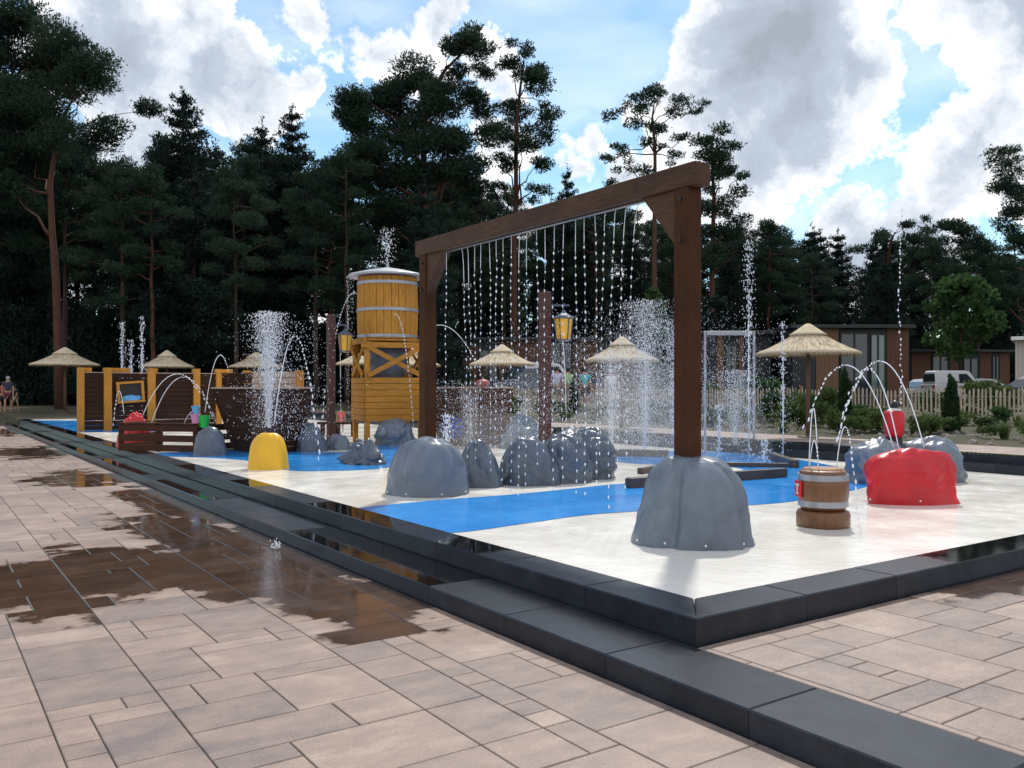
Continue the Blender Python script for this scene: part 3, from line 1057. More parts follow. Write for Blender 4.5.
hull('play_ship', 'dark plank play ship bow standing behind the yellow fountain stump', (213, 250, 280, 312), (236, 252, 279, 297), 389, 453,
     (.45, 0, 0, .45), M_panel, mat('greyish_brown_board', (.11, .065, .05), .6, .5, 4, (1, 1, 20), .3, 10, dirt=.2, spec=.15), 1.6)
hs = hull('play_ship', 'reddish plank play ship bow with a blue water wheel, between the frame posts', (432, 459, 478, 512), (440, 461, 478, 506), 388.5, 446,
          (.5, 0, 0, .45), M_panel2, mat('purple_brown_board', (.16, .1, .09), .5, .4, 4, (1, 1, 20), .3), 1.6)
# blue wheel on the reddish hull
whl = MB().lathe([(.19, -.03), (.21, -.03), (.21, .03), (.19, .03), (.19, -.03)], 28)
for k in range(8):
    a_ = 2 * PI * k / 8
    whl.bar((0, 0, 0), (.26 * math.cos(a_), .26 * math.sin(a_), 0), .03, .03, up=(0, 0, 1))
M_bluep = mat('blue_paint', (.03, .1, .5), .35, .3)
wo = link('water_wheel', whl, M_bluep)
wp_ = PY(453, 427, 19.0)
wo.location = wp_; wo.rotation_euler = (PI / 2, 0, 0)
wo.parent = hs; wo.matrix_parent_inverse = Matrix.Translation(-hs.location)
wo['label'] = 'blue spoked wheel with water'
# chest on the deck of the dark ship
ck = PY(233.5, 389, 18.9)
ch = thing('cabin_box', 'small dark plank box standing up behind the rim of the dark play ship', 'box', (ck.x, 18.9, .9))
wch = 23 / F * 18.9
link('box_side', boards((-wch / 2, 0, 0), (wch / 2, 0, 0), .02, 1.0, 5), M_panel, ch)
link('box_side', boards((-wch / 2, .5, 0), (wch / 2, .5, 0), .02, 1.0, 5), M_panel, ch)
link('box_end', boards((-wch / 2 + .015, .02, 0), (-wch / 2 + .015, .48, 0), .02, 1.0, 5), M_panel, ch)
link('box_end', boards((wch / 2 - .015, .02, 0), (wch / 2 - .015, .48, 0), .02, 1.0, 5), M_panel, ch)
link('box_lid', MB().box((0, .25, 1.015), (wch + .04, .56, .025)), M_panel2, ch)

# ------------------------------------------------------------------ fort wall at the left (along D2)
w0 = P(80, 431.2)
fort = thing('fort_wall', 'brown plank fort wall with thick orange posts at the far left of the basin', 'wall', (w0.x, w0.y, ZF), ANG)
def along(px):
    k = (px - CX) / F
    return (k * w0.y - w0.x) / (D2.x - k * D2.y)
hp = EYE + 20.5 / F * w0.y - ZF
for i, (x0, x1, bar_to) in enumerate(((77.5, 84, 92), (103.5, 111.5, 130), (147, 155, 158), (193, 199.5, 199.5), (215.5, 221, 233))):
    u0, u1 = along(x0), along(x1)
    w_ = u1 - u0
    link('post', MB().box(((u0 + u1) / 2, .02, hp / 2), (w_, .26, hp)), M_wood_orange, fort, bevel=.01)
    ub = along(bar_to)
    if ub - u1 > .04:
        link('top_beam', MB().box(((u1 + ub) / 2 + .003, .12, hp - .09), (ub - u1, .2, .178)), M_wood_orange_h, fort, bevel=.008)
pans = [(84, 103.5), (111.5, 147), (155, 193), (199.5, 215.5)]
for (x0, x1) in pans:
    u0, u1 = along(x0), along(x1)
    link('plank_panel', boards((u0, .02, 0), (u1, .02, 0), .02, hp - .17, 12, .05), M_panel, fort, bevel=.003)
    link('top_rail', MB().box(((u0 + u1) / 2, -.0, hp - .15), (u1 - u0, .1, .025)), M_rim, fort)
# tilted window box
uc = along(129.5)
win = thing('window_box', 'tilted orange wooden frame with dark opening and blue water sill on the plank fort wall', 'window box', fort.location + D2 * uc + D1 * (-.12) + Vector((0, 0, EYE - ZF - (392 - HY) / F * 27.6)), ANG)
win.rotation_euler = (0, math.radians(-4), ANG)
ww, wh = 23 / F * 27.6 / 1.0 * .98, 19 / F * 27.6
link('backing', MB().box((0, .03, 0), (ww, .03, wh)), M_black, win)
for z in (-wh / 2, wh / 2):
    link('frame_board', MB().box((0, -.03, z), (ww + .1, .16, .07)), M_wood_orange_h, win, bevel=.005)
for x in (-ww / 2, ww / 2):
    link('frame_board', MB().box((x, -.033, 0), (.08, .15, wh - .07)), M_wood_orange, win, bevel=.005)
link('blue_sill', rock_mesh(ww * .4, .06, .17, 40.1, lump=.2, fine=.12, N=40, Mh=14), mat('light_blue_plastic', (.12, .4, .75), .3, .3, 9), win, smooth=True, loc=(0, -.04, -wh / 2 + .036))

# low panel right of the ship: pale larch wall
p0_ = PY(245, 389, 21.5); p1_ = PY(302, 389, 21.5)
lw = thing('larch_wall', 'pale orange board wall behind the dark play ship', 'wall', (p0_.x, 21.5, ZF))
Lw = p1_.x - p0_.x
hw = EYE + 17.5 / F * 21.5 - ZF
link('board_panel', boards((.1, 0, 0), (Lw - .1, 0, 0), .02, hw - .02, 11, .05), mat('spray_wet_board', (.42, .32, .25), .5, .3, 4, (1, 1, 14), .2), lw)
for x in (.05, Lw - .05):
    link('post', MB().box((x, 0, hw / 2), (.16, .18, hw)), M_wood_orange, lw, bevel=.008)

# ------------------------------------------------------------------ plank crate
cl, cr = P(119, 450.5), P(197, 452.5)
crate = thing('plank_crate', 'low dark brown plank crate with open slots around the red rock', 'crate', cl)
dv = cr - cl; Lc = dv.length; an = math.atan2(dv.y, dv.x)
crate.rotation_euler = (0, 0, an)
hc = .575
for z in (.075, .275, .49):
    link('plank', MB().box((Lc / 2, 0, z), (Lc, .04, .135)), M_panel2, crate, bevel=.004)
for x in (.03, Lc / 2, Lc - .06):
    link('upright', MB().box((x, .035, hc / 2), (.12, .03, hc)), M_panel2, crate, bevel=.004)
link('cap', MB().box((Lc / 2, .02, hc + .012), (Lc + .04, .13, .024)), M_panel2, crate, bevel=.004)
for xx in (0.02, Lc - .02):
    for z in (.075, .275, .49):
        link('plank', MB().box((xx, .7, z), (.035, 1.28, .135)), M_panel2, crate, bevel=.004)
link('cap', MB().box((.02, .76, hc + .012), (.1, 1.3, .024)), M_panel2, crate, bevel=.004)

# ------------------------------------------------------------------ buckets
def bucket(px, ytop, ybot, Y, col, label, m):
    h = (ybot - ytop) / F * Y
    b0_ = PY(px, ybot, Y)
    t = thing('bucket', label, 'bucket', b0_)
    r = h * .52
    link('shell', MB().lathe([(0, .0), (r * .66, 0), (r * .98, h * .93), (r * 1.06, h * .93), (r * 1.06, h), (r * .95, h), (r * .62, .015), (0, .015)], 24), m, t, smooth=False)
    hd = [(r * 1.02 * math.cos(a_), r * .25 + .0 * a_, h * .96 - r * .55 * math.sin(a_)) for a_ in [PI * k / 12 for k in range(13)]]
    link('handle', MB().tube([(x, -r * .55 * math.sin(PI * i / 12) - .01, h * .94 - .35 * r * math.sin(PI * i / 12)) for i, (x, y, z) in enumerate(hd)], .006, 6), M_white, t, smooth=True)
    return t


crate_top = ZF + hc + .024
Yc_ = cr.y + .05
bucket(196, 0, 0, Yc_, None, 'pink toy bucket on the right end of the plank crate', mat('pink_plastic', (.75, .3, .5), .35, .1))
bk = [o for o in COL.objects if o.get('category') == 'bucket'][0]
# rebuild with right sizes
for o in [x for x in COL.objects if x.parent == bk] + [bk]:
    bpy.data.objects.remove(o)
yb = HY + (EYE - crate_top) / F * F * F / Yc_ if False else HY + (EYE - crate_top) * F / Yc_
bucket(195.5, yb - 9.5, yb, Yc_, None, 'pink toy bucket on the right end of the plank crate', mat('pink_plastic', (.75, .3, .5), .35, .1))
bucket(196, yb - 17.5, yb - 9.3, Yc_, None, 'light blue toy bucket stacked on the pink bucket', mat('sky_blue_plastic', (.15, .5, .8), .35, .1))
bucket(204, 427.5 - 12, 427.5, 18.0, None, 'bright green toy bucket beside the stacked pair', mat('green_plastic', (.03, .6, .08), .35, .1))


# ------------------------------------------------------------------ fountains / jets
def jet(name, label, base, ztop, spread, n, r, m=M_water, core=True, sidev=0, group=None, fall=.5):
    mbj = MB()
    b = Vector(base)
    H = ztop - b.z
    pts = []; rad = []
    for i in range(n):
        up = R.random() > fall
        t = R.random()
        if up:
            z = H * t ** .8
            s_ = spread * (.08 + .5 * (z / H) ** 1.5)
        else:
            z = H * t
            s_ = spread * (.8 - .1 * z / H)
        x, y = R.gauss(0, s_ * .55), R.gauss(0, s_ * .55)
        pts.append((b.x + x + sidev * (z / H) * H * .1, b.y + y, b.z + z)); rad.append(r * R.uniform(.5, 1.3))
    mbj.drops(pts, rad, 2.6)
    if core:
        mbj.tube([(b.x, b.y, b.z), (b.x + R.uniform(-.01, .01), b.y, b.z + H * .35), (b.x, b.y, b.z + H * .7)], [r * 1.0, r * 1.2, r * .6], 7)
    return tag(link(name, mbj, M_water, fix=False, smooth=True), label, 'water jet', group)


def arc(name, p, q, apex_z, label, n=40, r=.009, bead=.5, spread=.01, group=None):
    """parabola p -> q with given top height; first part solid, then beads"""
    p, q = Vector(p), Vector(q)
    g = 1.0
    h1, h2 = max(apex_z - p.z, .01), max(apex_z - q.z, .01)
    t1, t2 = math.sqrt(h1), math.sqrt(h2)
    T = t1 + t2
    def at(u):
        t = u * T
        s_ = t - t1
        v = p.lerp(q, u); v.z = apex_z - s_ * s_
        return v
    mba = MB()
    k = 14
    tp_ = [at(bead * i / k) for i in range(k + 1)]; tr_ = [r * .7] * k + [r * .2]
    length = sum((at((i + 1) / 40) - at(i / 40)).length for i in range(40))
    nb2 = max(5, int((1 - bead) * length / (r * 6.5)))
    du = (1 - bead) / nb2
    for i in range(nb2):
        u = bead + du * (i + .5)
        if u + du * .4 > 1: break
        jj = Vector((R.gauss(0, 1), R.gauss(0, 1), R.gauss(0, 1))) * spread * .5 * (u - bead + .15) / .6
        rb_ = r * R.uniform(.8, 1.5)
        for off, fr in ((-.32, .03), (-.2, .8), (0, 1.0), (.2, .8), (.32, .03)):
            tp_.append(at(u + du * off) + jj); tr_.append(rb_ * fr)
    mba.tube(tp_, tr_, 6)
    return tag(link(name, mba, M_water, fix=False, smooth=True), label, 'water arc', group)


Ys = 14.9
jb = Vector(((268.5 - CX) / F * Ys, Ys, ZF + .65))
jet('fountain_jet', 'broad splashing fountain jet rising from the yellow stump', jb, EYE + 76 / F * Ys, .5, 5200, .0055, fall=.2)
arc('water_arc', (jb.x + .1, jb.y, 1.0), ((320 - CX) / F * Ys, Ys, ZF), EYE + 52 / F * Ys, 'beaded arc of water falling right of the yellow stump fountain', 50, .012, .3, .02)
# tall geysers on the right
def bead_string(name, pts_, r, label, cat, group=None, gap=(.07, .1), jit=.004):
    """one connected string of beads through a polyline"""
    tp_ = []; tr_ = []
    pts_ = [Vector(p) for p in pts_]
    for a_, b_ in zip(pts_, pts_[1:]):
        L = (b_ - a_).length; d = 0
        u_ = (b_ - a_).normalized()
        while d < L:
            c_ = a_ + u_ * d + Vector((R.gauss(0, jit), R.gauss(0, jit), 0)); rb = r * R.uniform(.7, 1.3)
            for off, fr in ((-1.5, .03), (-.9, .75), (0, 1.0), (.9, .75), (1.5, .03)):
                tp_.append(c_ + u_ * off * rb); tr_.append(rb * fr)
            d += R.uniform(*gap)
    return tag(link(name, MB().tube(tp_, tr_, 6), M_water, fix=False, smooth=True), label, cat, group)


def geyser(px, ytop, ybase, label, spread=.09, n=420, r=.011, core=True):
    b = P(px, ybase)
    return jet('fountain_jet', label, b, EYE - (ytop - HY) / F * b.y, spread, n, r, core=core)


geyser(749, 240, 461, 'tallest thin fountain jet right of the near frame post', .15, 700, .0075)
geyser(783, 322, 459, 'straight fountain jet left of the barrel, in front of the large thatched parasol', .07, 400, .0075)
gb = P(900, 470)
bead_string('fountain_jet', [gb, PY(901, 380, gb.y), PY(899, 290, gb.y), PY(902, 205, gb.y)], .012, 'tall sparse fountain jet above the red water cannon', 'water jet', gap=(.05, .12), jit=.007)
geyser(719, 405, 458, 'short fountain jet just right of the near frame post', .12, 240, .008)
geyser(764, 440, 466, 'low bubbling fountain jet at the raft outline', .14, 220, .007)
geyser(645, 300, 452, 'wide hazy fountain jet left of the near frame post', .75, 8500, .0050)
geyser(612, 352, 448, 'broad low fountain plume left of the tall hazy one', .6, 4200, .0048)
geyser(675, 320, 455, 'hazy fountain plume directly behind the near frame post', .55, 3600, .0050)
geyser(735, 370, 452, 'broad spray plume inside the pale metal frame', .6, 4200, .0045, False)
geyser(470, 395, 447, 'low fountain spray in front of the reddish play ship', .35, 520, .0065)
geyser(526, 395, 447, 'low fountain spray beside the lantern post', .35, 420, .0065)
geyser(447, 415, 452, 'small spray around the blue wheel', .16, 200, .010)
# jets behind the fort wall
for px, yt, lab in ((122, 322, 'thin forked fountain jet behind the window box wall'), (131, 340, 'short fountain jet between two taller ones behind the fort wall'), (142, 316, 'tallest fountain jet behind the fort wall')):
    b = PY(px, 400, 33); b.z = ZF
    jet('fountain_jet', lab, b, EYE + (388 - yt) / F * 33, .16, 420, .012, core=True)
# roof spray
rt = tower.location + Matrix.Rotation(math.radians(22), 3, 'Z') @ Vector((S / 2, S / 2, 0))
jet('fountain_jet', 'fine spray jet rising from the roof of the water tower', (rt.x, rt.y, ZF + 4.34), EYE + (388 - 228) / F * rt.y, .3, 260, .0075, core=False)
# drips from the tower roof edge
for s_, lab in ((-1, 'string of drips falling off the left eave of the tower roof'), (1, 'string of drips falling off the right eave of the tower roof')):
    for k in range(7):
        a_ = (PI if s_ < 0 else 0) + (k - 3) * .13
        x_, y_ = rt.x + .97 * math.cos(a_), rt.y + .97 * math.sin(a_)
        bead_string('water_drip', [(x_, y_, ZF + 4.0), (x_ + R.uniform(-.04, .04), y_, ZF + R.uniform(.1, 2.2))], .0085, lab, 'water drip', 'drips off one eave of the tower roof, ' + ('left' if s_ < 0 else 'right'), gap=(.05, .16), jit=.012)
Yt = rt.y
arc('water_arc', PY(357, 294, Yt), PY(322, 420, Yt), PY(357, 293, Yt).z, 'arc of water squirting left from the tower tank', 60, .012, .35, .02)
arc('water_arc', PY(394, 315, Yt - .9), PY(414, 430, Yt - .9), PY(394, 314, Yt - .9).z, 'arc of water dribbling down the front of the tower', 60, .011, .4, .01)
arc('water_arc', PY(434, 326, Yt), PY(500, 430, Yt), PY(434, 325, Yt).z, 'long curved arc of water right of the tower', 60, .012, .45, .02)
# lamp drips
arc('water_arc', PY(562, 341, 15.3), PY(567, 448, 15.3), PY(562, 340.5, 15.3).z, 'thin thread of water falling from the amber lamp of the middle lantern post', 20, .008, .85, .01)
arc('water_arc', PY(340, 353, 20.3), PY(341, 448, 20.3), PY(340, 352, 20.3).z, 'thin thread of water falling from the lamp beside the tower', 30, .010, .6, .015)
# barrel arcs
bt_t = ZF + .56
Yb_ = bf.location.y
arc('water_arc', PY(894, 449, 10.2), PY(804, 430, 10.6), PY(840, 365, 10.4).z, 'widest arc of water leaving the red rock towards the barrel', 46, .0095, .55, .02)
arc('water_arc', PY(899, 450, 10.3), PY(838, 440, 10.0), PY(868, 369, 10.2).z, 'middle arc of water leaving the red rock to the left', 50, .0095, .4, .025)
arc('water_arc', PY(924, 447, 10.5), PY(836, 445, 10.5), PY(880, 361, 10.5).z, 'rightmost arc of water leaving the red rock', 46, .0095, .5, .02)
arc('water_arc', (bf.location.x - .12, Yb_ + .05, bt_t), (bf.location.x - .03, Yb_ + .05, bt_t), PY(807, 408, Yb_).z, 'narrow tall loop of water on top of the barrel', 12, .007, .9, .004)
arc('water_arc', (bf.location.x - .14, Yb_ - .03, bt_t), (bf.location.x - .05, Yb_ - .03, bt_t), PY(806, 440, Yb_).z, 'short narrow loop of water on top of the barrel', 12, .006, .9, .004)
arc('water_arc', (bf.location.x + .13, Yb_, bt_t), (bf.location.x + .38, Yb_ + .1, ZF), PY(852, 427, Yb_).z, 'small arc of water hopping off the right of the barrel', 24, .007, .45, .01)
# left arcs
arc('water_arc', PY(142, 417, 18.5), PY(214, 420, 18.5), PY(180, 374, 18.5).z, 'larger arc of water crossing above the plank crate', 50, .011, .5, .03)
arc('water_arc', PY(151, 424, 18.3), PY(216, 424, 18.3), PY(184, 377, 18.3).z, 'inner arc of water crossing above the plank crate', 60, .011, .45, .04)
arc('water_arc', PY(205, 412, 20), PY(238, 430, 20), PY(219, 355, 20).z, 'steep arc of water above the buckets', 40, .011, .6, .02)
arc('water_arc', PY(124, 414, 18.5), PY(113, 428, 18.5), PY(119, 391, 18.5).z, 'little arc of water left of the red rock in the crate', 26, .010, .4, .01)
arc('water_arc', PY(184, 424, 18), PY(205, 426, 18), PY(191, 411, 18).z, 'tiny squirt of water at the toy buckets', 14, .008, .6, .01)
# fine spray drifting over the middle of the basin
mbs = MB(); pts = []; rad = []
for _ in range(12000):
    px = R.gauss(640, 75); py = R.triangular(300, 470, 400)
    Y = R.uniform(11.5, 18)
    if px < 430 or px > 800: continue
    v = PY(px, py, Y)
    if v.z < ZF: continue
    pts.append(v); rad.append(.0034 * R.uniform(.6, 1.4))
for _ in range(2600):
    px = R.uniform(425, 560); py = R.uniform(380, 445); Y = R.uniform(13, 18)
    v = PY(px, py, Y)
    if v.z > ZF: pts.append(v); rad.append(.0034 * R.uniform(.6, 1.3))
for _ in range(1500):
    px = R.gauss(285, 28); py = R.uniform(320, 440); Y = R.uniform(14, 17)
    v = PY(px, py, Y)
    if v.z > ZF: pts.append(v); rad.append(.0045 * R.uniform(.6, 1.3))
mbs.drops(pts, rad, 2.2)
stuff(link('drifting_spray', mbs, M_water, fix=False), 'fine drifting water spray over the basin', 'spray')
# fine mist hanging in the spray
def mist(px, py, Y, rx, rz, dens, label):
    c_ = PY(px, py, Y)
    mk = rock_mesh(rx, rx * .8, rz * 2, px * .01, lump=.1, fine=.02, N=32, Mh=16, power=1.2, taper=.3)
    m, n_, l_, p_ = new_mat('spray_mist')
    n_.remove(p_)
    vo = n_.new('ShaderNodeVolumePrincipled'); vo.inputs['Color'].default_value = (.95, .97, 1, 1); vo.inputs['Density'].default_value = dens
    l_.new(vo.outputs[0], n_['Material Output'].inputs['Volume'])
    stuff(link('spray_mist', mk, m, smooth=True, loc=(c_.x, c_.y, ZF + .01)), label, 'mist')


mist(640, 400, 15.5, 1.5, .95, .16, 'pale mist in the spray left of the near frame post')
mist(735, 400, 15.8, .8, .7, .14, 'pale mist in the spray inside the pale metal frame')
mist(480, 420, 16.5, 1.3, .5, .12, 'pale mist in front of the reddish play ship')
# splash crown on the pavement
sp = P(277, 549, .005)
mbs = MB(); pts = []
for _ in range(60):
    a_ = R.uniform(0, 2 * PI); r_ = abs(R.gauss(0, .035))
    pts.append((sp.x + r_ * math.cos(a_), sp.y + r_ * math.sin(a_), .008 + abs(R.gauss(0, .035))))
mbs.drops(pts, [.008 * R.uniform(.5, 1.3) for _ in pts])
tag(link('water_splash', mbs, M_water, fix=False, smooth=True), 'small white splash of water on the wet pavement beside the step', 'splash')

# pale metal frame
f0 = P(705, 452); Yf = f0.y
fx = lambda px: (px - CX) / F * Yf
frm = thing('spray_frame', 'pale square metal frame standing in spray at the far side of the basin', 'spray frame', (fx(705), Yf, ZF))
hh = EYE + (388 - 331) / F * Yf - ZF
wd = fx(754) - fx(705)
M_pale = mat('pale_aluminium', (.36, .38, .41), .35, .2, metal=.2)
for x in (0, wd):
    link('upright', MB().box((x, 0, hh / 2), (.045, .05, hh)), M_pale, frm, bevel=.006)
link('top_bar', MB().box((wd / 2, 0, hh - .045), (wd - .07, .07, .09)), M_pale, frm, bevel=.006)

# ------------------------------------------------------------------ parasols
def make_parasol(label, loc):
    t = thing('thatched_parasol', label, 'parasol', loc, 0, 'thatched parasols round the basin')
    Rr = 1.2
    rr = random.Random(3)
    jag = [rr.uniform(.965, 1.02) for _ in range(96)]
    def fn(th, i):
        k = int(th / (2 * PI) * 96) % 96
        return 1 + (jag[k] - 1) * (i / 6 if i < 7 else 1)
    th = MB().lathe([(.06, 2.46), (.2, 2.40), (.45, 2.25), (.7, 2.12), (.95, 2.0), (1.1, 1.95), (1.2, 1.9), (1.19, 1.86), (1.0, 1.9), (.6, 2.05), (.1, 2.3)], 96, fn=fn)
    tt = link('thatch', th, M_thatch, t, smooth=True)
    cap = MB().lathe([(.0, 2.56), (.06, 2.55), (.2, 2.46), (.36, 2.355), (.43, 2.32), (.425, 2.29), (.3, 2.33), (.0, 2.45)], 96, fn=fn)
    link('thatch_cap', cap, M_thatch, tt, smooth=True)
    fr = MB()
    for k in range(260):
        a_ = 2 * PI * k / 260 + rr.uniform(-.01, .01)
        r0_, L = 1.19 * rr.uniform(.97, 1.01), rr.uniform(.05, .1)
        w_ = .013
        ca, sa = math.cos(a_), math.sin(a_)
        z = 1.885
        fr.add([(r0_ * ca - w_ * sa, r0_ * sa + w_ * ca, z), (r0_ * ca + w_ * sa, r0_ * sa - w_ * ca, z), ((r0_ + .05) * ca, (r0_ + .05) * sa, z - L)], [(0, 1, 2)])
    for k in range(520):
        a_ = rr.uniform(0, 2 * PI); ca, sa = math.cos(a_), math.sin(a_)
        f0_ = rr.uniform(.05, .8); f1_ = min(1.0, f0_ + rr.uniform(.15, .3))
        def tz(f):
            r_ = .3 + .88 * f
            pr = [(.2, 2.40), (.45, 2.25), (.7, 2.12), (.95, 2.0), (1.1, 1.95), (1.2, 1.9)]
            for (ra, za), (rb, zb) in zip(pr, pr[1:]):
                if ra <= r_ <= rb:
                    return r_, za + (zb - za) * (r_ - ra) / (rb - ra)
            return r_, 1.92
        (r0_, z0_), (r1_, z1_) = tz(f0_), tz(f1_)
        lift = rr.uniform(.008, .028); w_ = .008
        fr.add([(r0_ * ca - w_ * sa, r0_ * sa + w_ * ca, z0_ + .004), (r0_ * ca + w_ * sa, r0_ * sa - w_ * ca, z0_ + .004), (r1_ * ca, r1_ * sa, z1_ + lift)], [(0, 1, 2)])
    link('straw_fringe', fr, M_thatch_e, tt, fix=False)
    link('pole', MB().tube([(0, 0, 0), (0, 0, 2.4)], [.055, .05], 10), M_pole, t, smooth=True)
    for k in range(8):
        a_ = 2 * PI * k / 8
        link('rib', MB().bar((.05 * math.cos(a_), .05 * math.sin(a_), 2.27), (1.12 * math.cos(a_), 1.12 * math.sin(a_), 1.875), .03, .03), M_pole, t)
    link('base_plate', MB().lathe([(0, 0), (.25, 0), (.25, .04), (.06, .05), (.06, .1), (0, .1)], 20), M_pole, t)
    return t


par = []
def put_parasol(px, w, ytop, Y, label):
    x = (px - CX) / F * Y
    z = max(terr((x, Y)), .0)
    b_, a_ = BA(Vector((x, Y, 0)))
    if 14.5 < b_ < 16.8: z = .505
    if not par:
        t = make_parasol(label, (x, Y, z)); par.append(t)
    else:
        t = copy_tree(par[0]); t['label'] = label
    t.location = (x, Y, z - .01)
    sx = (w / F * Y) / 2.45
    sz = (EYE - (ytop - HY) / F * Y - z) / 2.56
    t.scale = (sx, sx, sz)
    t.rotation_euler.z = px * .37


put_parasol(808, 101, 323, 19.2, 'largest thatched parasol, right of the near frame post')
put_parasol(622, 73, 336, 24.0, 'thatched parasol behind the spray just left of the near frame post')
put_parasol(502, 66, 344, 29.0, 'thatched parasol seen through the water strings, left of the middle lantern post')
put_parasol(411, 60, 347, 34.3, 'thatched parasol mostly hidden behind the water tower, on its right')
put_parasol(366, 60, 346, 37.6, 'thatched parasol mostly hidden behind the water tower, on its left')
put_parasol(256, 55, 352, 47.0, 'thatched parasol behind the fountain of the yellow stump')
put_parasol(167, 52, 350, 44.5, 'thatched parasol standing behind the plank fort wall')
put_parasol(65, 65, 347, 42.4, 'leftmost thatched parasol, standing alone left of the fort wall')

# ------------------------------------------------------------------ paling fence
FB = 23.3
def fb_at(px, bb=FB):
    k = (px - CX) / F
    Y = bb / (D2.x * k + D2.y)
    return BA(Vector((k * Y, Y, 0)))[1]
fa0, fa1 = fb_at(1100), fb_at(312)
fz = terr_ba(FB, 20)
fence = thing('paling_fence', 'long low chestnut paling fence behind the planting bed', 'fence', W(FB, fa0, fz), ANG)
pk = MB()
y = 0
rr = random.Random(8)
while y < fa1 - fa0:
    hgt = .95 + rr.uniform(-.06, .05)
    tl, tl2 = rr.uniform(-.02, .02), rr.uniform(-.015, .015)
    w_ = rr.uniform(.034, .05)
    o = len(pk.v)
    for z in (0.03, hgt - .07):
        dx = tl * z; dy = tl2 * z
        pk.v += [(dx - .012, y - w_ / 2 + dy, z), (dx + .012, y - w_ / 2 + dy, z), (dx + .012, y + w_ / 2 + dy, z), (dx - .012, y + w_ / 2 + dy, z)]
    pk.v += [(tl * hgt, y + tl2 * hgt, hgt)]
    pk.f += [tuple(o + q for q in f) for f in ((0, 1, 5, 4), (1, 2, 6, 5), (2, 3, 7, 6), (3, 0, 4, 7), (4, 5, 8), (5, 6, 8), (6, 7, 8), (7, 4, 8))]
    y += rr.uniform(.105, .13)
link('paling', pk, M_fence, fence, fix=False)
y = 1.0
while y < fa1 - fa0:
    link('fence_post', MB().tube([(.05, y, 0), (.05, y, 1.02)], [.045, .04], 10), M_pole, fence, smooth=True)
    y += 2.5
wr = MB()
for z in (.25, .72):
    wr.box((0, (fa1 - fa0) / 2, z), (.034, fa1 - fa0, .012))
link('wire', wr, M_metal, fence)

# ------------------------------------------------------------------ foliage generators
DM = 1.0


def foliage(blobs, size, dens, seed, up=.4, elong=.32, tri=2, shell=.55):
    rs = np.random.RandomState(seed)
    C = []; O = []
    for (c, rx, ry, rz) in blobs:
        vol = (rx * ry * rz) ** (1 / 3)
        n = max(6, int(dens * vol * vol * 4 * DM))
        d = rs.normal(size=(n, 3)); d /= np.linalg.norm(d, axis=1)[:, None]
        rad = shell + (1 - shell) * rs.rand(n) ** .6
        rad *= 1 + .25 * rs.normal(size=n) * .6
        p = np.array(c)[None] + d * rad[:, None] * np.array([rx, ry, rz])[None]
        C.append(p); O.append(d)
    C = np.concatenate(C); O = np.concatenate(O)
    C = np.repeat(C, tri, axis=0); O = np.repeat(O, tri, axis=0)
    n = len(C)
    ax = O * .6 + rs.normal(size=(n, 3)) * .7 + np.array([0, 0, up])
    ax /= np.linalg.norm(ax, axis=1)[:, None]
    sd = np.cross(ax, rs.normal(size=(n, 3))); sd /= np.linalg.norm(sd, axis=1)[:, None]
    L = size * (.6 + .8 * rs.rand(n))[:, None]
    C = C + rs.normal(size=(n, 3)) * size * .25
    Wd = L * elong
    v0 = C - ax * L * .5
    v1 = C + sd * Wd; v3 = C - sd * Wd
    v2 = C + ax * L * .5
    V = np.stack([v0, v1, v2, v3], axis=1).reshape(-1, 3)
    return V


def quad_mesh(name, V, m):
    n = len(V) // 4
    me = bpy.data.meshes.new(name)
    me.vertices.add(len(V)); me.vertices.foreach_set('co', V.astype(np.float32).ravel())
    me.loops.add(len(V)); me.loops.foreach_set('vertex_index', np.arange(len(V), dtype=np.int32))
    me.polygons.add(n); me.polygons.foreach_set('loop_start', np.arange(0, len(V), 4, dtype=np.int32))
    me.polygons.foreach_set('loop_total', np.full(n, 4, dtype=np.int32))
    me.update(calc_edges=True)
    me.materials.append(m)
    return me


def leaf_obj(name, V, m, parent=None, loc=None):
    o = bpy.data.objects.new(name, quad_mesh(name, V, m)); COL.objects.link(o)
    if parent: o.parent = parent
    if loc is not None: o.location = loc
    return o


def limb_pts(p, q, rr, n=5, wob=.06, sag=0):
    p, q = Vector(p), Vector(q); L = (q - p).length
    out = []
    for i in range(n + 1):
        t = i / n
        v = p.lerp(q, t)
        if 0 < i < n:
            v += Vector((rr.gauss(0, 1), rr.gauss(0, 1), rr.gauss(0, 1))) * L * wob
        v.z += sag * math.sin(PI * t) * L
        out.append(v)
    return out


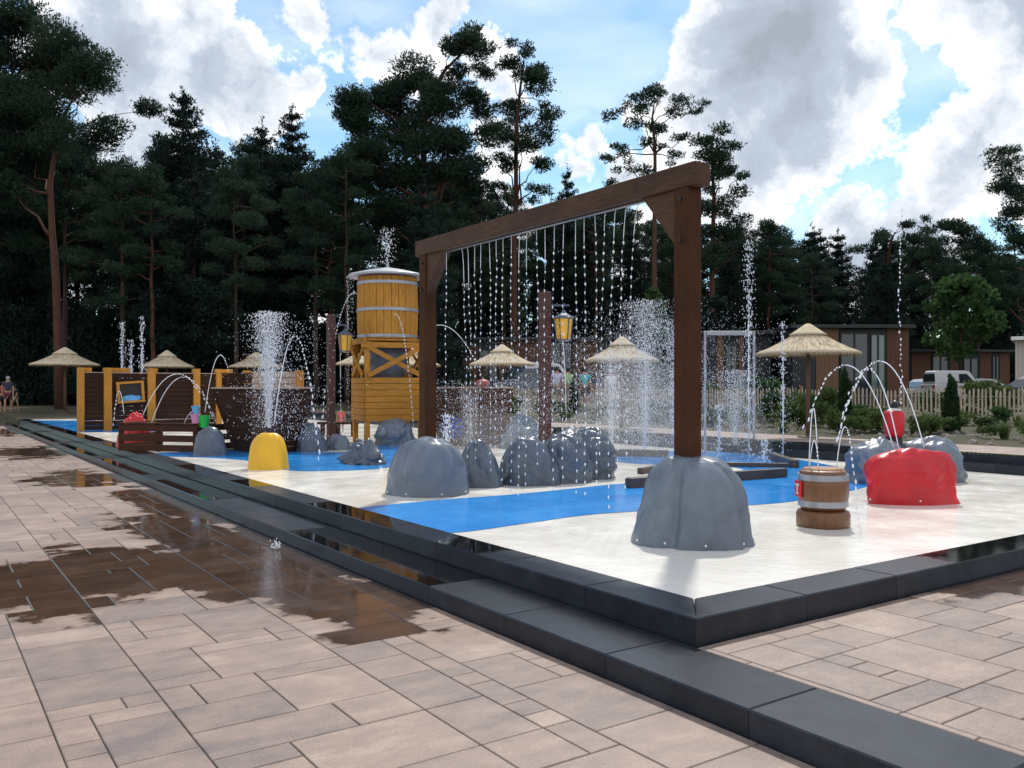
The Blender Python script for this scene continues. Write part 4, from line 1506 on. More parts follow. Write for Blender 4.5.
def scots(seed, H, crown_from=.5, Rc=3.2, flat=.45, dens=26, lean=0, needle=M_needle, bark=M_bark_red, nb=15, label='', loc=(0, 0, 0), group=None, name='pine_tree'):
    rr = random.Random(seed)
    t = thing(name, label, 'pine tree', loc, 0, group)
    tp = [Vector((lean * (z / H) ** 2 * H + rr.uniform(-.12, .12) * (z > 0), rr.uniform(-.12, .12) * (z > 0), z)) for z in [H * k / 9 for k in range(10)]]
    r0 = H * .011 + .05
    tm_ = MB().tube(tp, [r0 * (1 - .85 * k / 9) for k in range(10)], 9)
    tm_.tube([(0, 0, -.4), (0, 0, .3)], [r0 * 1.5, r0 * 1.02], 9)
    blobs = []
    for k in range(nb):
        f = crown_from + (1 - crown_from) * (k + rr.random() * .6) / nb
        z = H * f
        base = tp[min(8, int(f * 9))].lerp(tp[min(9, int(f * 9) + 1)], f * 9 - int(f * 9))
        a_ = k * 2.4 + rr.uniform(-.5, .5)
        prof_ = math.sin(PI * min(1, max(.08, (f - crown_from) / (1 - crown_from) * .78 + .2))) ** .7
        L = Rc * prof_ * rr.uniform(.55, 1.15)
        tip = base + Vector((math.cos(a_) * L, math.sin(a_) * L, rr.uniform(.1, .5) * L * .6))
        if tip.z > H + .3: tip.z = H + .3
        tm_.tube(limb_pts(base, tip, rr, 4, .05), [r0 * .32, r0 * .25, r0 * .2, r0 * .13, r0 * .07], 5)
        s_ = Rc * rr.uniform(.26, .42)
        blobs.append((tip, s_, s_, s_ * flat))
        blobs.append((base.lerp(tip, .62) + Vector((rr.gauss(0, .4), rr.gauss(0, .4), rr.uniform(.1, .5))), s_ * .8, s_ * .8, s_ * flat * .9))
        if rr.random() < .6:
            q = base.lerp(tip, .8) + Vector((rr.gauss(0, .8), rr.gauss(0, .8), rr.gauss(0, .3)))
            blobs.append((q, s_ * .6, s_ * .6, s_ * flat * .7))
    blobs.append((tp[9] + Vector((0, 0, .1)), Rc * .3, Rc * .3, Rc * .25))
    link('trunk', tm_, bark, t, smooth=True, fix=False)
    leaf_obj('crown', foliage(blobs, .25, dens * 4.2, seed, up=.5, elong=.15, shell=.35), needle, t)
    return t


def conifer(seed, H, Rb=2.3, start=.12, dens=30, needle=M_needle2, label='', loc=(0, 0, 0), group=None, name='conifer_tree', size=.36, cat='conifer'):
    rr = random.Random(seed)
    t = thing(name, label, cat, loc, 0, group)
    r0 = H * .009 + .04
    tm_ = MB().tube([(0, 0, -.3), (.05, .05, H * .5), (0, 0, H)], [r0 * 1.2, r0 * .7, r0 * .08], 8)
    blobs = []
    nw = int(H / .85)
    for w_ in range(nw):
        f = start + (1 - start) * w_ / nw
        z = H * f
        rad = Rb * (1 - (f - start) / (1 - start)) ** .75 + .15
        for k in range(6):
            if rr.random() < .2: continue
            a_ = k * PI / 3 + w_ * .7 + rr.uniform(-.25, .25)
            L = rad * rr.uniform(.6, 1.15)
            tip = Vector((math.cos(a_) * L, math.sin(a_) * L, z + L * .5))
            tm_.tube([(0, 0, z), tip], [r0 * .2, r0 * .06], 4)
            s_ = .25 * L + .14
            blobs.append((tip, s_, s_, s_ * .75))
            blobs.append((tip * .6 + Vector((0, 0, z)) * .4, s_ * .9, s_ * .9, s_ * .5))
            blobs.append((tip * .3 + Vector((0, 0, z)) * .7, s_ * .75, s_ * .75, s_ * .8))
    blobs.append((Vector((0, 0, H)), .15, .15, .5))
    link('trunk', tm_, M_bark, t, smooth=True, fix=False)
    leaf_obj('crown', foliage(blobs, size * .66, dens * 3.2, seed, up=.6, elong=.16, shell=.35), needle, t)
    return t


def hero(label, trunk, blobs, Y, bark=M_bark_red, needle=M_needle, seed=1, dens=30, size=.42, depth=2.2, flat=.6, tw_=.28, name='pine_tree', ytip=None, cat='pine tree'):
    """trunk: list of (px,py) from foot up; blobs: (px,py,rpx) foliage masses, each at its own depth near Y"""
    rr = random.Random(seed)
    base = PY(trunk[0][0], trunk[0][1], Y); base.z = terr(base)
    t = thing(name, label, cat, base)
    tp = [Vector((0, 0, -.3))] + [PY(px, py, Y + rr.uniform(-.3, .3)) - base for px, py in trunk[1:]]
    n = len(tp)
    rads = [tw_ * (1.15 if i == 0 else 1) * (1 - .8 * i / (n - 1)) for i in range(n)]
    tm_ = MB().tube(tp, rads, 10)
    bl = []
    k = Y / F
    for (px, py, r) in blobs:
        off = rr.uniform(-depth, depth)
        c = PY(px, py, Y) - base + Vector((0, off, 0))
        rm = r * k
        # limb from the trunk: attach a bit lower than the blob
        cand = min(range(1, n), key=lambda i: abs(tp[i].z - (c.z - rm * .8)) + .15 * (tp[i].xy - c.xy).length)
        a_ = tp[max(cand - 1, 0)].lerp(tp[cand], .8)
        tm_.tube(limb_pts(a_, c, rr, 5, .05, .04), [rads[cand] * f for f in (.55, .45, .36, .28, .2, .1)], 6)
        m_ = max(3, int(r / 4))
        for _ in range(m_):
            q = c + Vector((rr.gauss(0, .45), rr.gauss(0, .45), rr.gauss(0, .38))) * rm
            s_ = rm * rr.uniform(.45, .8)
            bl.append((q, s_ * 1.15, s_ * 1.15, s_ * flat))
            tm_.tube([c, q], [.03, .012], 4)
    link('trunk', tm_, bark, t, smooth=True, fix=False)
    leaf_obj('crown', foliage(bl, size * .6, dens * 5.0, seed, up=.5, elong=.14, shell=.3), needle, t)
    return t


# hero trees -----------------------------------------------------
hero('big pine at the far left with a bent red trunk and wide dark crown',
     [(60, 405), (58, 340), (56, 280), (52, 230), (50, 185), (55, 150), (62, 120), (75, 95)],
     [(20, 20, 30), (5, 60, 35), (50, 70, 32), (85, 70, 26), (110, 90, 28), (60, 110, 32), (20, 110, 32), (95, 125, 24), (125, 100, 16), (10, 150, 30), (40, 40, 22), (-20, 90, 40), (-30, 30, 40), (75, 150, 20), (-20, 170, 36), (15, 190, 26)],
     46, seed=2, tw_=.25, dens=30, size=.34)
hero('tall broad pine rising over the water tower, its top leaning right',
     [(440, 400), (432, 340), (430, 260), (424, 190), (424, 130), (430, 95), (445, 70), (465, 50)],
     [(470, 42, 18), (455, 55, 16), (440, 75, 22), (478, 62, 16), (410, 82, 24), (380, 88, 22), (355, 102, 20), (400, 110, 26), (440, 105, 26), (475, 95, 20), (490, 82, 13),
      (365, 130, 26), (345, 120, 14), (405, 145, 26), (450, 140, 26), (485, 135, 20), (370, 165, 28), (415, 180, 26), (460, 170, 24), (350, 195, 26), (390, 210, 26), (480, 175, 18)],
     56, seed=5, tw_=.30, dens=30, size=.4)
hero('slim tall pine with a narrow crown right of the broad leaning one',
     [(514, 400), (514, 330), (514, 260), (516, 190), (516, 130), (520, 90), (524, 60)],
     [(524, 60, 13), (540, 72, 15), (512, 72, 13), (530, 90, 18), (510, 100, 14), (548, 96, 13), (520, 118, 18), (540, 125, 14), (505, 130, 13), (520, 150, 17), (535, 170, 12), (506, 160, 13), (545, 150, 10), (500, 185, 12), (538, 192, 12)],
     58, seed=7, tw_=.25, dens=30, size=.38)
hero('slender bare pine with a flat windswept crown behind the timber beam',
     [(655, 400), (655, 330), (654, 260), (655, 190), (655, 145), (652, 120), (654, 105)],
     [(655, 104, 16), (632, 112, 14), (612, 118, 12), (675, 108, 14), (692, 118, 10), (640, 128, 14), (620, 140, 13), (664, 124, 13), (684, 136, 10), (608, 158, 10), (630, 162, 12), (650, 145, 10), (672, 158, 10), (616, 176, 8), (640, 180, 9)],
     52, seed=11, tw_=.2, dens=30, size=.34, flat=.5)
hero('bushy pine directly behind the top of the near frame post',
     [(712, 400), (712, 330), (712, 260), (714, 200), (712, 160), (712, 140)],
     [(712, 135, 13), (725, 150, 15), (702, 152, 13), (735, 165, 10), (716, 170, 18), (728, 188, 13), (702, 188, 13), (715, 208, 17), (733, 215, 14), (700, 225, 15), (722, 238, 20), (740, 250, 13), (712, 262, 18)],
     57, seed=13, tw_=.24, dens=28, size=.38)
hero('tall pine cut off by the right edge of the photo',
     [(1040, 400), (1040, 330), (1036, 260), (1034, 200), (1032, 160)],
     [(1020, 150, 16), (1035, 170, 22), (1012, 185, 14), (1025, 205, 20), (1008, 225, 13), (1030, 240, 20), (1010, 262, 14), (1030, 285, 18), (1006, 165, 8), (1012, 300, 14)],
     58, seed=17, tw_=.25, dens=26, size=.36)
hero('pine with a sparse arched top in the forest line on the right',
     [(884, 400), (884, 330), (886, 280), (890, 245), (895, 232)],
     [(903, 222, 10), (890, 228, 10), (915, 224, 7), (880, 240, 11), (897, 245, 13), (868, 252, 11), (885, 265, 16), (905, 268, 14), (868, 280, 15), (895, 290, 18)],
     72, seed=19, tw_=.25, dens=20, size=.45)
hero('wide crowned pine right of the sparse arched one',
     [(945, 400), (945, 330), (944, 280), (946, 250)],
     [(940, 228, 11), (955, 226, 10), (925, 238, 12), (965, 238, 13), (980, 245, 11), (945, 248, 16), (918, 256, 14), (972, 262, 16), (935, 272, 18), (958, 285, 18), (992, 262, 12)],
     70, seed=23, tw_=.25, dens=26, size=.45)

# conical hero trees
def place_con(px, ytop, Y, label, seed, Rb, dens=26):
    x = (px - CX) / F * Y
    z = terr((x, Y))
    H = EYE - (ytop - HY) / F * Y - z
    return conifer(seed, H, Rb, .15, dens, label=label, loc=(x, Y, z), size=.36)


place_con(183, 92, 54, 'pointed conifer with the highest tip of the left forest edge', 31, 4.0)
place_con(262, 122, 57, 'left one of two pointed conifers between the fort wall and the tower', 32, 3.2)
place_con(292, 108, 60, 'right one of two pointed conifers between the fort wall and the tower', 33, 3.4)
place_con(568, 168, 66, 'small pointed conifer right of the slim tall pine', 34, 2.4)
place_con(442, 270, 38, 'slim green conifer just right of the far frame post', 35, .9, 40)
place_con(772, 222, 76, 'pointed conifer behind the largest thatched parasol', 36, 3.4)
place_con(812, 228, 78, 'blunt conifer right of the one behind the largest parasol', 37, 3.4)
place_con(838, 232, 80, 'conifer in the right forest line above the picket fence', 38, 3.2)

# forest copies -----------------------------------------------------
GL = 'pines standing close together in the forest'
LB = ('dark pine tree among many alike in the dense forest', 'dark bushy conifer among many alike in the dense forest')
src = []
fpos = []
rr = random.Random(42)
for row, Y in enumerate((50, 55, 60, 66, 72, 80)):
    n = 23
    for i in range(n):
        px = -70 + (1170) * (i + rr.random() * .9) / n
        y_ = Y + rr.uniform(-2.5, 2.5)
        # right side of the forest starts farther off (buildings stand in front)
        if px > 440: y_ += 14
        if px < 60 and Y < 55: y_ = 52
        fpos.append((px, y_, row))
protos = {}
def skyline(px):
    pts = [(-80, 60), (0, 80), (60, 120), (130, 150), (185, 130), (230, 150), (300, 140), (340, 150), (400, 150), (480, 160), (520, 200), (560, 185), (600, 195), (650, 205), (700, 215), (740, 222), (800, 228), (850, 235), (900, 242), (950, 236), (1000, 240), (1100, 200)]
    for (a_, ya), (b_, yb_) in zip(pts, pts[1:]):
        if a_ <= px <= b_:
            return ya + (yb_ - ya) * (px - a_) / (b_ - a_)
    return 250
kinds = []
for s_ in range(5):
    kinds.append(('s', scots(100 + s_, 20, (.42, .5, .38, .55, .45)[s_], (3.0, 3.4, 2.8, 3.2, 3.6)[s_], .5, 20, rr.uniform(-.05, .05), label=LB[0], group=GL,
                             bark=(M_bark_red if s_ == 3 else M_bark), nb=17)))
for s_ in range(3):
    kinds.append(('c', conifer(200 + s_, 16, (2.6, 3.0, 2.3)[s_], (.1, .2, .05)[s_], 20, label=LB[1], group=GL + ' (bushy)', size=.42)))
used = set()
for j, (px, Y, row) in enumerate(fpos):
    ki = rr.choice([0, 1, 2, 3, 4, 0, 1, 2, 3, 4, 5, 6, 7]) if px < 440 else rr.randrange(8)
    kd, pr = kinds[ki]
    x = (px - CX) / F * Y
    z = terr((x, Y))
    ys = skyline(px) + rr.uniform(0, 45 if px < 560 else 30) + (10 if row > 4 else 0)
    Hh = (EYE - (ys - HY) / F * Y - z)
    s = Hh / (20 if kd == 's' else 16)
    if ki in used:
        t = copy_tree(pr)
    else:
        t = pr; used.add(ki)
    t.location = (x, Y, z)
    t.rotation_euler.z = rr.uniform(0, 6.28)
    sxy = s * rr.uniform(.85, 1.15)
    t.scale = (sxy, sxy, s)
for ki, (kd, pr) in enumerate(kinds):
    if ki not in used:
        pr.location = (200 + ki * 5, 120, .8)


# bushes under the forest edge
def bush_mesh(seed, m, w=1, h=1, n=10, size=.2, dens=60, el=.4):
    rr_ = random.Random(seed)
    bl = []
    for _ in range(n):
        a_ = rr_.uniform(0, 2 * PI); r_ = rr_.random() ** .5 * w * .7
        z = h * rr_.uniform(.25, .85) * (1 - .3 * r_ / w)
        s_ = rr_.uniform(.25, .45) * w
        bl.append((Vector((r_ * math.cos(a_), r_ * math.sin(a_), z)), s_, s_, s_ * .8))
    return quad_mesh('bush', foliage(bl, size, dens, seed, up=.5, elong=el), m)


fb_ = [bush_mesh(300 + k, M_needle2, 2.2, 3.2, 20, .2, 240, .15) for k in range(3)]
for j in range(64):
    px = -60 + 1150 * (j + rr.random()) / 64
    Y = rr.uniform(50, 58) if px < 430 else rr.uniform(64, 74)
    x = (px - CX) / F * Y
    o = bpy.data.objects.new('forest_bush', fb_[j % 3]); COL.objects.link(o)
    o.location = (x, Y, terr((x, Y)) - .1); o.rotation_euler.z = rr.uniform(0, 6)
    s = rr.uniform(.6, 1.2); o.scale = (s, s, s * rr.uniform(.7, 1.1))
    tag(o, 'dark evergreen bush low under the forest trees', 'bush', 'bushes along the forest edge')

for j in range(60):
    px = -80 + 1180 * (j + rr.random()) / 60
    Y = rr.uniform(84, 96)
    x = (px - CX) / F * Y
    o = bpy.data.objects.new('forest_bush', fb_[j % 3]); COL.objects.link(o)
    o.location = (x, Y, terr((x, Y)) - .1); o.rotation_euler.z = rr.uniform(0, 6)
    s = rr.uniform(1.5, 2.3); o.scale = (s, s, s * rr.uniform(.9, 1.5))
    tag(o, 'big dark evergreen bush deep between the forest trunks', 'bush', 'bushes deep in the forest')
for j in range(9):
    px = -60 + 19 * j; Y = rr.uniform(52, 57)
    x = (px - CX) / F * Y
    o = bpy.data.objects.new('forest_bush', fb_[j % 3]); COL.objects.link(o)
    o.location = (x, Y, terr((x, Y)) - .1); o.rotation_euler.z = rr.uniform(0, 6)
    s = rr.uniform(1.1, 1.5); o.scale = (s, s, s * rr.uniform(1.3, 1.9))
    tag(o, 'tall dark evergreen bush under the big pine at the far left', 'bush', 'tall bushes at the far left')

# light green broadleaf trees
def broadleaf(px, ytop, ybot, Y, label, seed, wpx, m=M_leaf):
    base = Vector(((px - CX) / F * Y, Y, 0)); base.z = terr(base)
    H = EYE - (ytop - HY) / F * Y - base.z
    w_ = wpx / F * Y / 2
    rr_ = random.Random(seed)
    t = thing('broadleaf_tree', label, 'tree', base)
    tm_ = MB().tube([(0, 0, -.2), (.05, 0, H * .5), (0, 0, H * .93)], [H * .018, H * .012, .02], 8)
    zb_ = EYE - (ybot - HY) / F * Y - base.z
    bl = []
    for _ in range(34):
        f = rr_.random()
        z = zb_ + (H - zb_) * f
        rw = w_ * (math.sin(PI * (.12 + .8 * f)) ** .8) * rr_.uniform(.3, 1)
        a_ = rr_.uniform(0, 2 * PI)
        c = Vector((rw * math.cos(a_), rw * math.sin(a_), z))
        s_ = w_ * rr_.uniform(.2, .36)
        tm_.tube([(0, 0, max(z - rw * .8, .3)), c], [H * .005, .012], 4)
        bl.append((c, s_, s_, s_ * .75))
    link('trunk', tm_, M_bark, t, smooth=True, fix=False)
    leaf_obj('crown', foliage(bl, .26, 42, seed, up=.1, elong=.45), m, t)
    return t


broadleaf(960, 284, 352, 53, 'fresh green broadleaf tree behind the white van', 51, 70)
broadleaf(652, 290, 372, 48, 'light green young tree behind the spray left of the near frame post', 52, 36)
broadleaf(722, 300, 375, 50, 'bluish green tree right behind the near frame post', 53, 50, M_needle2)

# ------------------------------------------------------------------ planting bed: soil, cypress columns, shrubs, stones, grasses
mb = MB()
A_ = [-14 + 1.0 * k for k in range(64)]; B_ = [16.76, 17.2, 17.8, 18.6, 19.6, 20.6, 21.6, 22.6, 23.6, 24.6]
for a in A_:
    for i, b in enumerate(B_):
        mb.v.append((b, a, terr_ba(b, a) + .03 + (.05 * noise.noise(Vector((b, a, 0))) if i else -.02)))
for j in range(len(A_) - 1):
    for i in range(len(B_) - 1):
        k = j * len(B_) + i
        mb.f.append((k, k + 1, k + len(B_) + 1, k + len(B_)))
struct(site_obj('planting_bed', mb, M_soil, fix=False, smooth=True))


def bed_pt(px, b):
    k = (px - CX) / F
    Y = b / (D2.x * k + D2.y)
    v = Vector((k * Y, Y, 0)); v.z = terr_ba(b, v.dot(D1)) + .02
    return v


def cypress(px, b, ytop, label, seed):
    v = bed_pt(px, b)
    H = EYE - (ytop - HY) / F * v.y - v.z
    rr_ = random.Random(seed)
    t = thing('columnar_cypress', label, 'cypress', v, 0, 'slim cypresses in the planting bed')
    link('trunk', MB().tube([(0, 0, -.1), (0, 0, H * .9)], [.03, .01], 6), M_bark, t)
    bl = [(Vector((rr_.gauss(0, .015), rr_.gauss(0, .015), H * (.06 + .92 * k / 24))), .17 * (1 - .85 * (k / 24) ** 3), .17 * (1 - .85 * (k / 24) ** 3), .12) for k in range(25)]
    leaf_obj('foliage', foliage(bl, .06, 2600, seed, up=1.6, elong=.3), M_cypress, t)


cypress(845, 20.5, 369, 'slim dark cypress in front of the fence, right of the largest parasol', 61)
cypress(951, 19.8, 377, 'slim dark cypress in front of the white van', 62)
cypress(574, 20.5, 378, 'slim dark cypress right of the middle lantern post', 63)

shrubs = [bush_mesh(400 + k, (M_shrub, M_leaf, M_shrub, M_grass)[k], .5, .8, 9, .085, 300) for k in range(4)]
sh_l = 'low green garden shrub growing in the planting bed'
for j in range(110):
    px = rr.uniform(425, 1060) if j > 34 else rr.uniform(640, 850)
    b = rr.uniform(17.6, 22.9)
    v = bed_pt(px, b)
    o = bpy.data.objects.new('garden_shrub', shrubs[j % 4]); COL.objects.link(o)
    o.location = v; o.rotation_euler.z = rr.uniform(0, 6)
    tall = 1.7 if 768 < px < 836 else .8
    s = rr.uniform(.45, 1.0); o.scale = (s, s, s * rr.uniform(.7, 1.1) * tall)
    tag(o, sh_l, 'shrub', 'low shrubs in the planting bed')
# taller bush behind the fence near the van
for j, (px, b, s) in enumerate(((978, 25, 1.6), (930, 25.5, 1.2), (1005, 26, 1.4), (700, 25, 1.6), (760, 25, 1.9), (585, 26, 1.5))):
    v = bed_pt(px, b)
    o = bpy.data.objects.new('garden_shrub', shrubs[j % 3]); COL.objects.link(o)
    o.location = v; o.scale = (s, s, s)
    tag(o, ('feathery tall shrub behind the fence near the van', 'rounded shrub behind the fence left of the van', 'shrub behind the fence near the right edge', 'tall shrub behind the fence inside the pale metal frame',
            'tall shrub behind the fence left of the largest parasol pole', 'shrub behind the fence where the people stand')[j], 'shrub')


def grass_tuft(seed, n=160, h=.6):
    rs = np.random.RandomState(seed)
    V = []
    for _ in range(n):
        a_ = rs.uniform(0, 2 * PI); r_ = rs.rand() * .1
        l_ = h * rs.uniform(.5, 1); o_ = rs.uniform(.1, .45) * l_
        b = np.array([r_ * math.cos(a_), r_ * math.sin(a_), 0])
        m_ = b + np.array([math.cos(a_) * o_ * .4, math.sin(a_) * o_ * .4, l_ * .6])
        t_ = b + np.array([math.cos(a_) * o_, math.sin(a_) * o_, l_])
        s_ = np.array([-math.sin(a_), math.cos(a_), 0]) * .008
        V += [b - s_, b + s_, m_ + s_, m_ - s_, m_ - s_, m_ + s_, t_ + s_ * .2, t_ - s_ * .2]
    return quad_mesh('grass', np.array(V), M_grass)


gts = [grass_tuft(500 + k) for k in range(2)]
for j in range(34):
    px = rr.uniform(560, 1050); b = rr.uniform(17.1, 22)
    o = bpy.data.objects.new('ornamental_plant', gts[j % 2]); COL.objects.link(o)
    o.location = bed_pt(px, b); s = rr.uniform(.4, .85); o.scale = (s, s, s * .8)
    tag(o, 'tufted ornamental plant with arching blades in the planting bed', 'plant', 'tufted plants in the planting bed')
stn = []
for k in range(3):
    mk = rock_mesh(.16, .12, .12, 50 + k * 3.3, lump=.25, fine=.08, N=20, Mh=8)
    me = bpy.data.meshes.new('stone'); me.from_pydata(mk.v, [], mk.f); me.materials.append(M_stonebed); stn.append(me)
for j in range(90):
    px = rr.uniform(540, 1060); b = rr.uniform(16.9, 19.5)
    o = bpy.data.objects.new('bed_stone', stn[j % 3]); COL.objects.link(o)
    o.location = bed_pt(px, b); s = rr.uniform(.25, .7); o.scale = (s, s, s); o.rotation_euler.z = rr.uniform(0, 6)
    tag(o, 'small rough stone lying on the soil of the bed', 'stone', 'stones scattered along the front of the bed')

# ------------------------------------------------------------------ buildings
def wall_boards(w, h, m_th=.03, bw=.14, seed=1, gap=.012):
    rr_ = random.Random(seed); o = MB(); x = -w / 2
    while x < w / 2 - .02:
        e = min(x + bw, w / 2)
        o.box(((x + e) / 2, rr_.uniform(-.004, .004), h / 2), (e - x - gap, m_th, h))
        x = e
    return o


def lodge(label, px0, px1, Y, ytop, segs, depth=6, rot=0, name='lodge_building', roofm=M_clad_dark, over=.25):
    """segs: (px0, px1, material, kind)  kind = wall/window"""
    x0 = (px0 - CX) / F * Y; x1 = (px1 - CX) / F * Y
    xc = (x0 + x1) / 2
    z = .7
    h = EYE - (ytop - HY) / F * Y - z
    w_ = x1 - x0
    cx_, cy_ = (x0 + math.cos(rot) * w_ / 2, Y + math.sin(rot) * w_ / 2)
    t = thing(name, label, 'building', (cx_, cy_, z), rot)
    link('core', MB().box((0, depth / 2 + .06, h / 2 - .3), (w_ - .04, depth, h + .5)), M_clad_dark, t)
    link('roof', MB().box((0, depth / 2 - over / 2, h + .06), (w_ + .3, depth + over + .2, .16)), roofm, t, bevel=.01)
    for k, (a_, b_, m, kind) in enumerate(segs):
        u0 = (a_ - CX) / F * Y - xc; u1 = (b_ - CX) / F * Y - xc
        if kind == 'wall':
            link('wall', wall_boards(u1 - u0 - .01, h, seed=k), m, t, loc=((u0 + u1) / 2, .03, 0))
        else:
            y0_, y1_ = kind
            zt_ = EYE - (y0_ - HY) / F * Y - z; zb_ = max(.05, EYE - (y1_ - HY) / F * Y - z)
            fr = MB()
            wv = u1 - u0
            fr.box(((u0 + u1) / 2, 0, zt_), (wv, .1, .08)).box(((u0 + u1) / 2, 0, zb_), (wv, .1, .08))
            for u in (u0 + .04, u1 - .04, (u0 + u1) / 2):
                fr.box((u, 0, (zt_ + zb_) / 2), (.06, .1, zt_ - zb_ - .08))
            wo_ = link('window', fr, M_clad_dark if m != M_render else M_render, t)
            link('pane', MB().box(((u0 + u1) / 2, .02, (zt_ + zb_) / 2), (wv - .1, .02, zt_ - zb_ - .1)), M_glass if m in (M_glass, M_render) else m, wo_)
    return t


lodge('wood and dark clad building behind the largest parasol with a tall pale glass door', 792, 910, 44, 328,
      [(793, 815, M_clad_dark, 'wall'), (816, 839, M_clad_tan, 'wall'), (840, 869, M_glass, (333, 390)), (870, 886, M_glass_pale, (334, 392)), (887, 909, M_clad, 'wall')])
lodge('low brown clad building behind the white van', 912, 1010, 56, 352,
      [(912, 931, M_clad, 'wall'), (932, 949, M_glass, (356, 384)), (950, 962, M_clad, 'wall'), (963, 979, M_glass, (358, 384)), (980, 992, M_clad, 'wall'), (992, 1000, M_glass, (356, 385)), (1000, 1010, M_clad, 'wall')])
lodge('long brown clad building behind the parasols in the middle', 462, 640, 52, 340,
      [(463, 478, M_clad, 'wall'), (479, 498, M_glass, (350, 384)), (499, 548, M_clad, 'wall'), (549, 572, M_glass, (342, 390)), (573, 602, M_clad, 'wall'), (603, 614, M_glass, (352, 384)), (615, 640, M_clad, 'wall')])
lodge('small wood clad cabin with a window seen through the pale metal frame', 700, 772, 46, 334,
      [(701, 716, M_clad_dark, 'wall'), (717, 724, M_clad_tan, 'wall'), (725, 738, M_glass, (345, 374)), (739, 744, M_clad_tan, 'wall'), (745, 771, M_clad_dark, 'wall')])
# pale building cut by the right edge
lodge('pale rendered building with a stepped white fascia at the right edge', 1015, 1120, 40, 340,
      [(1015, 1024, M_render, 'wall'), (1025, 1040, M_render, (352, 382)), (1041, 1120, M_render, 'wall')], roofm=M_white, rot=-.56)


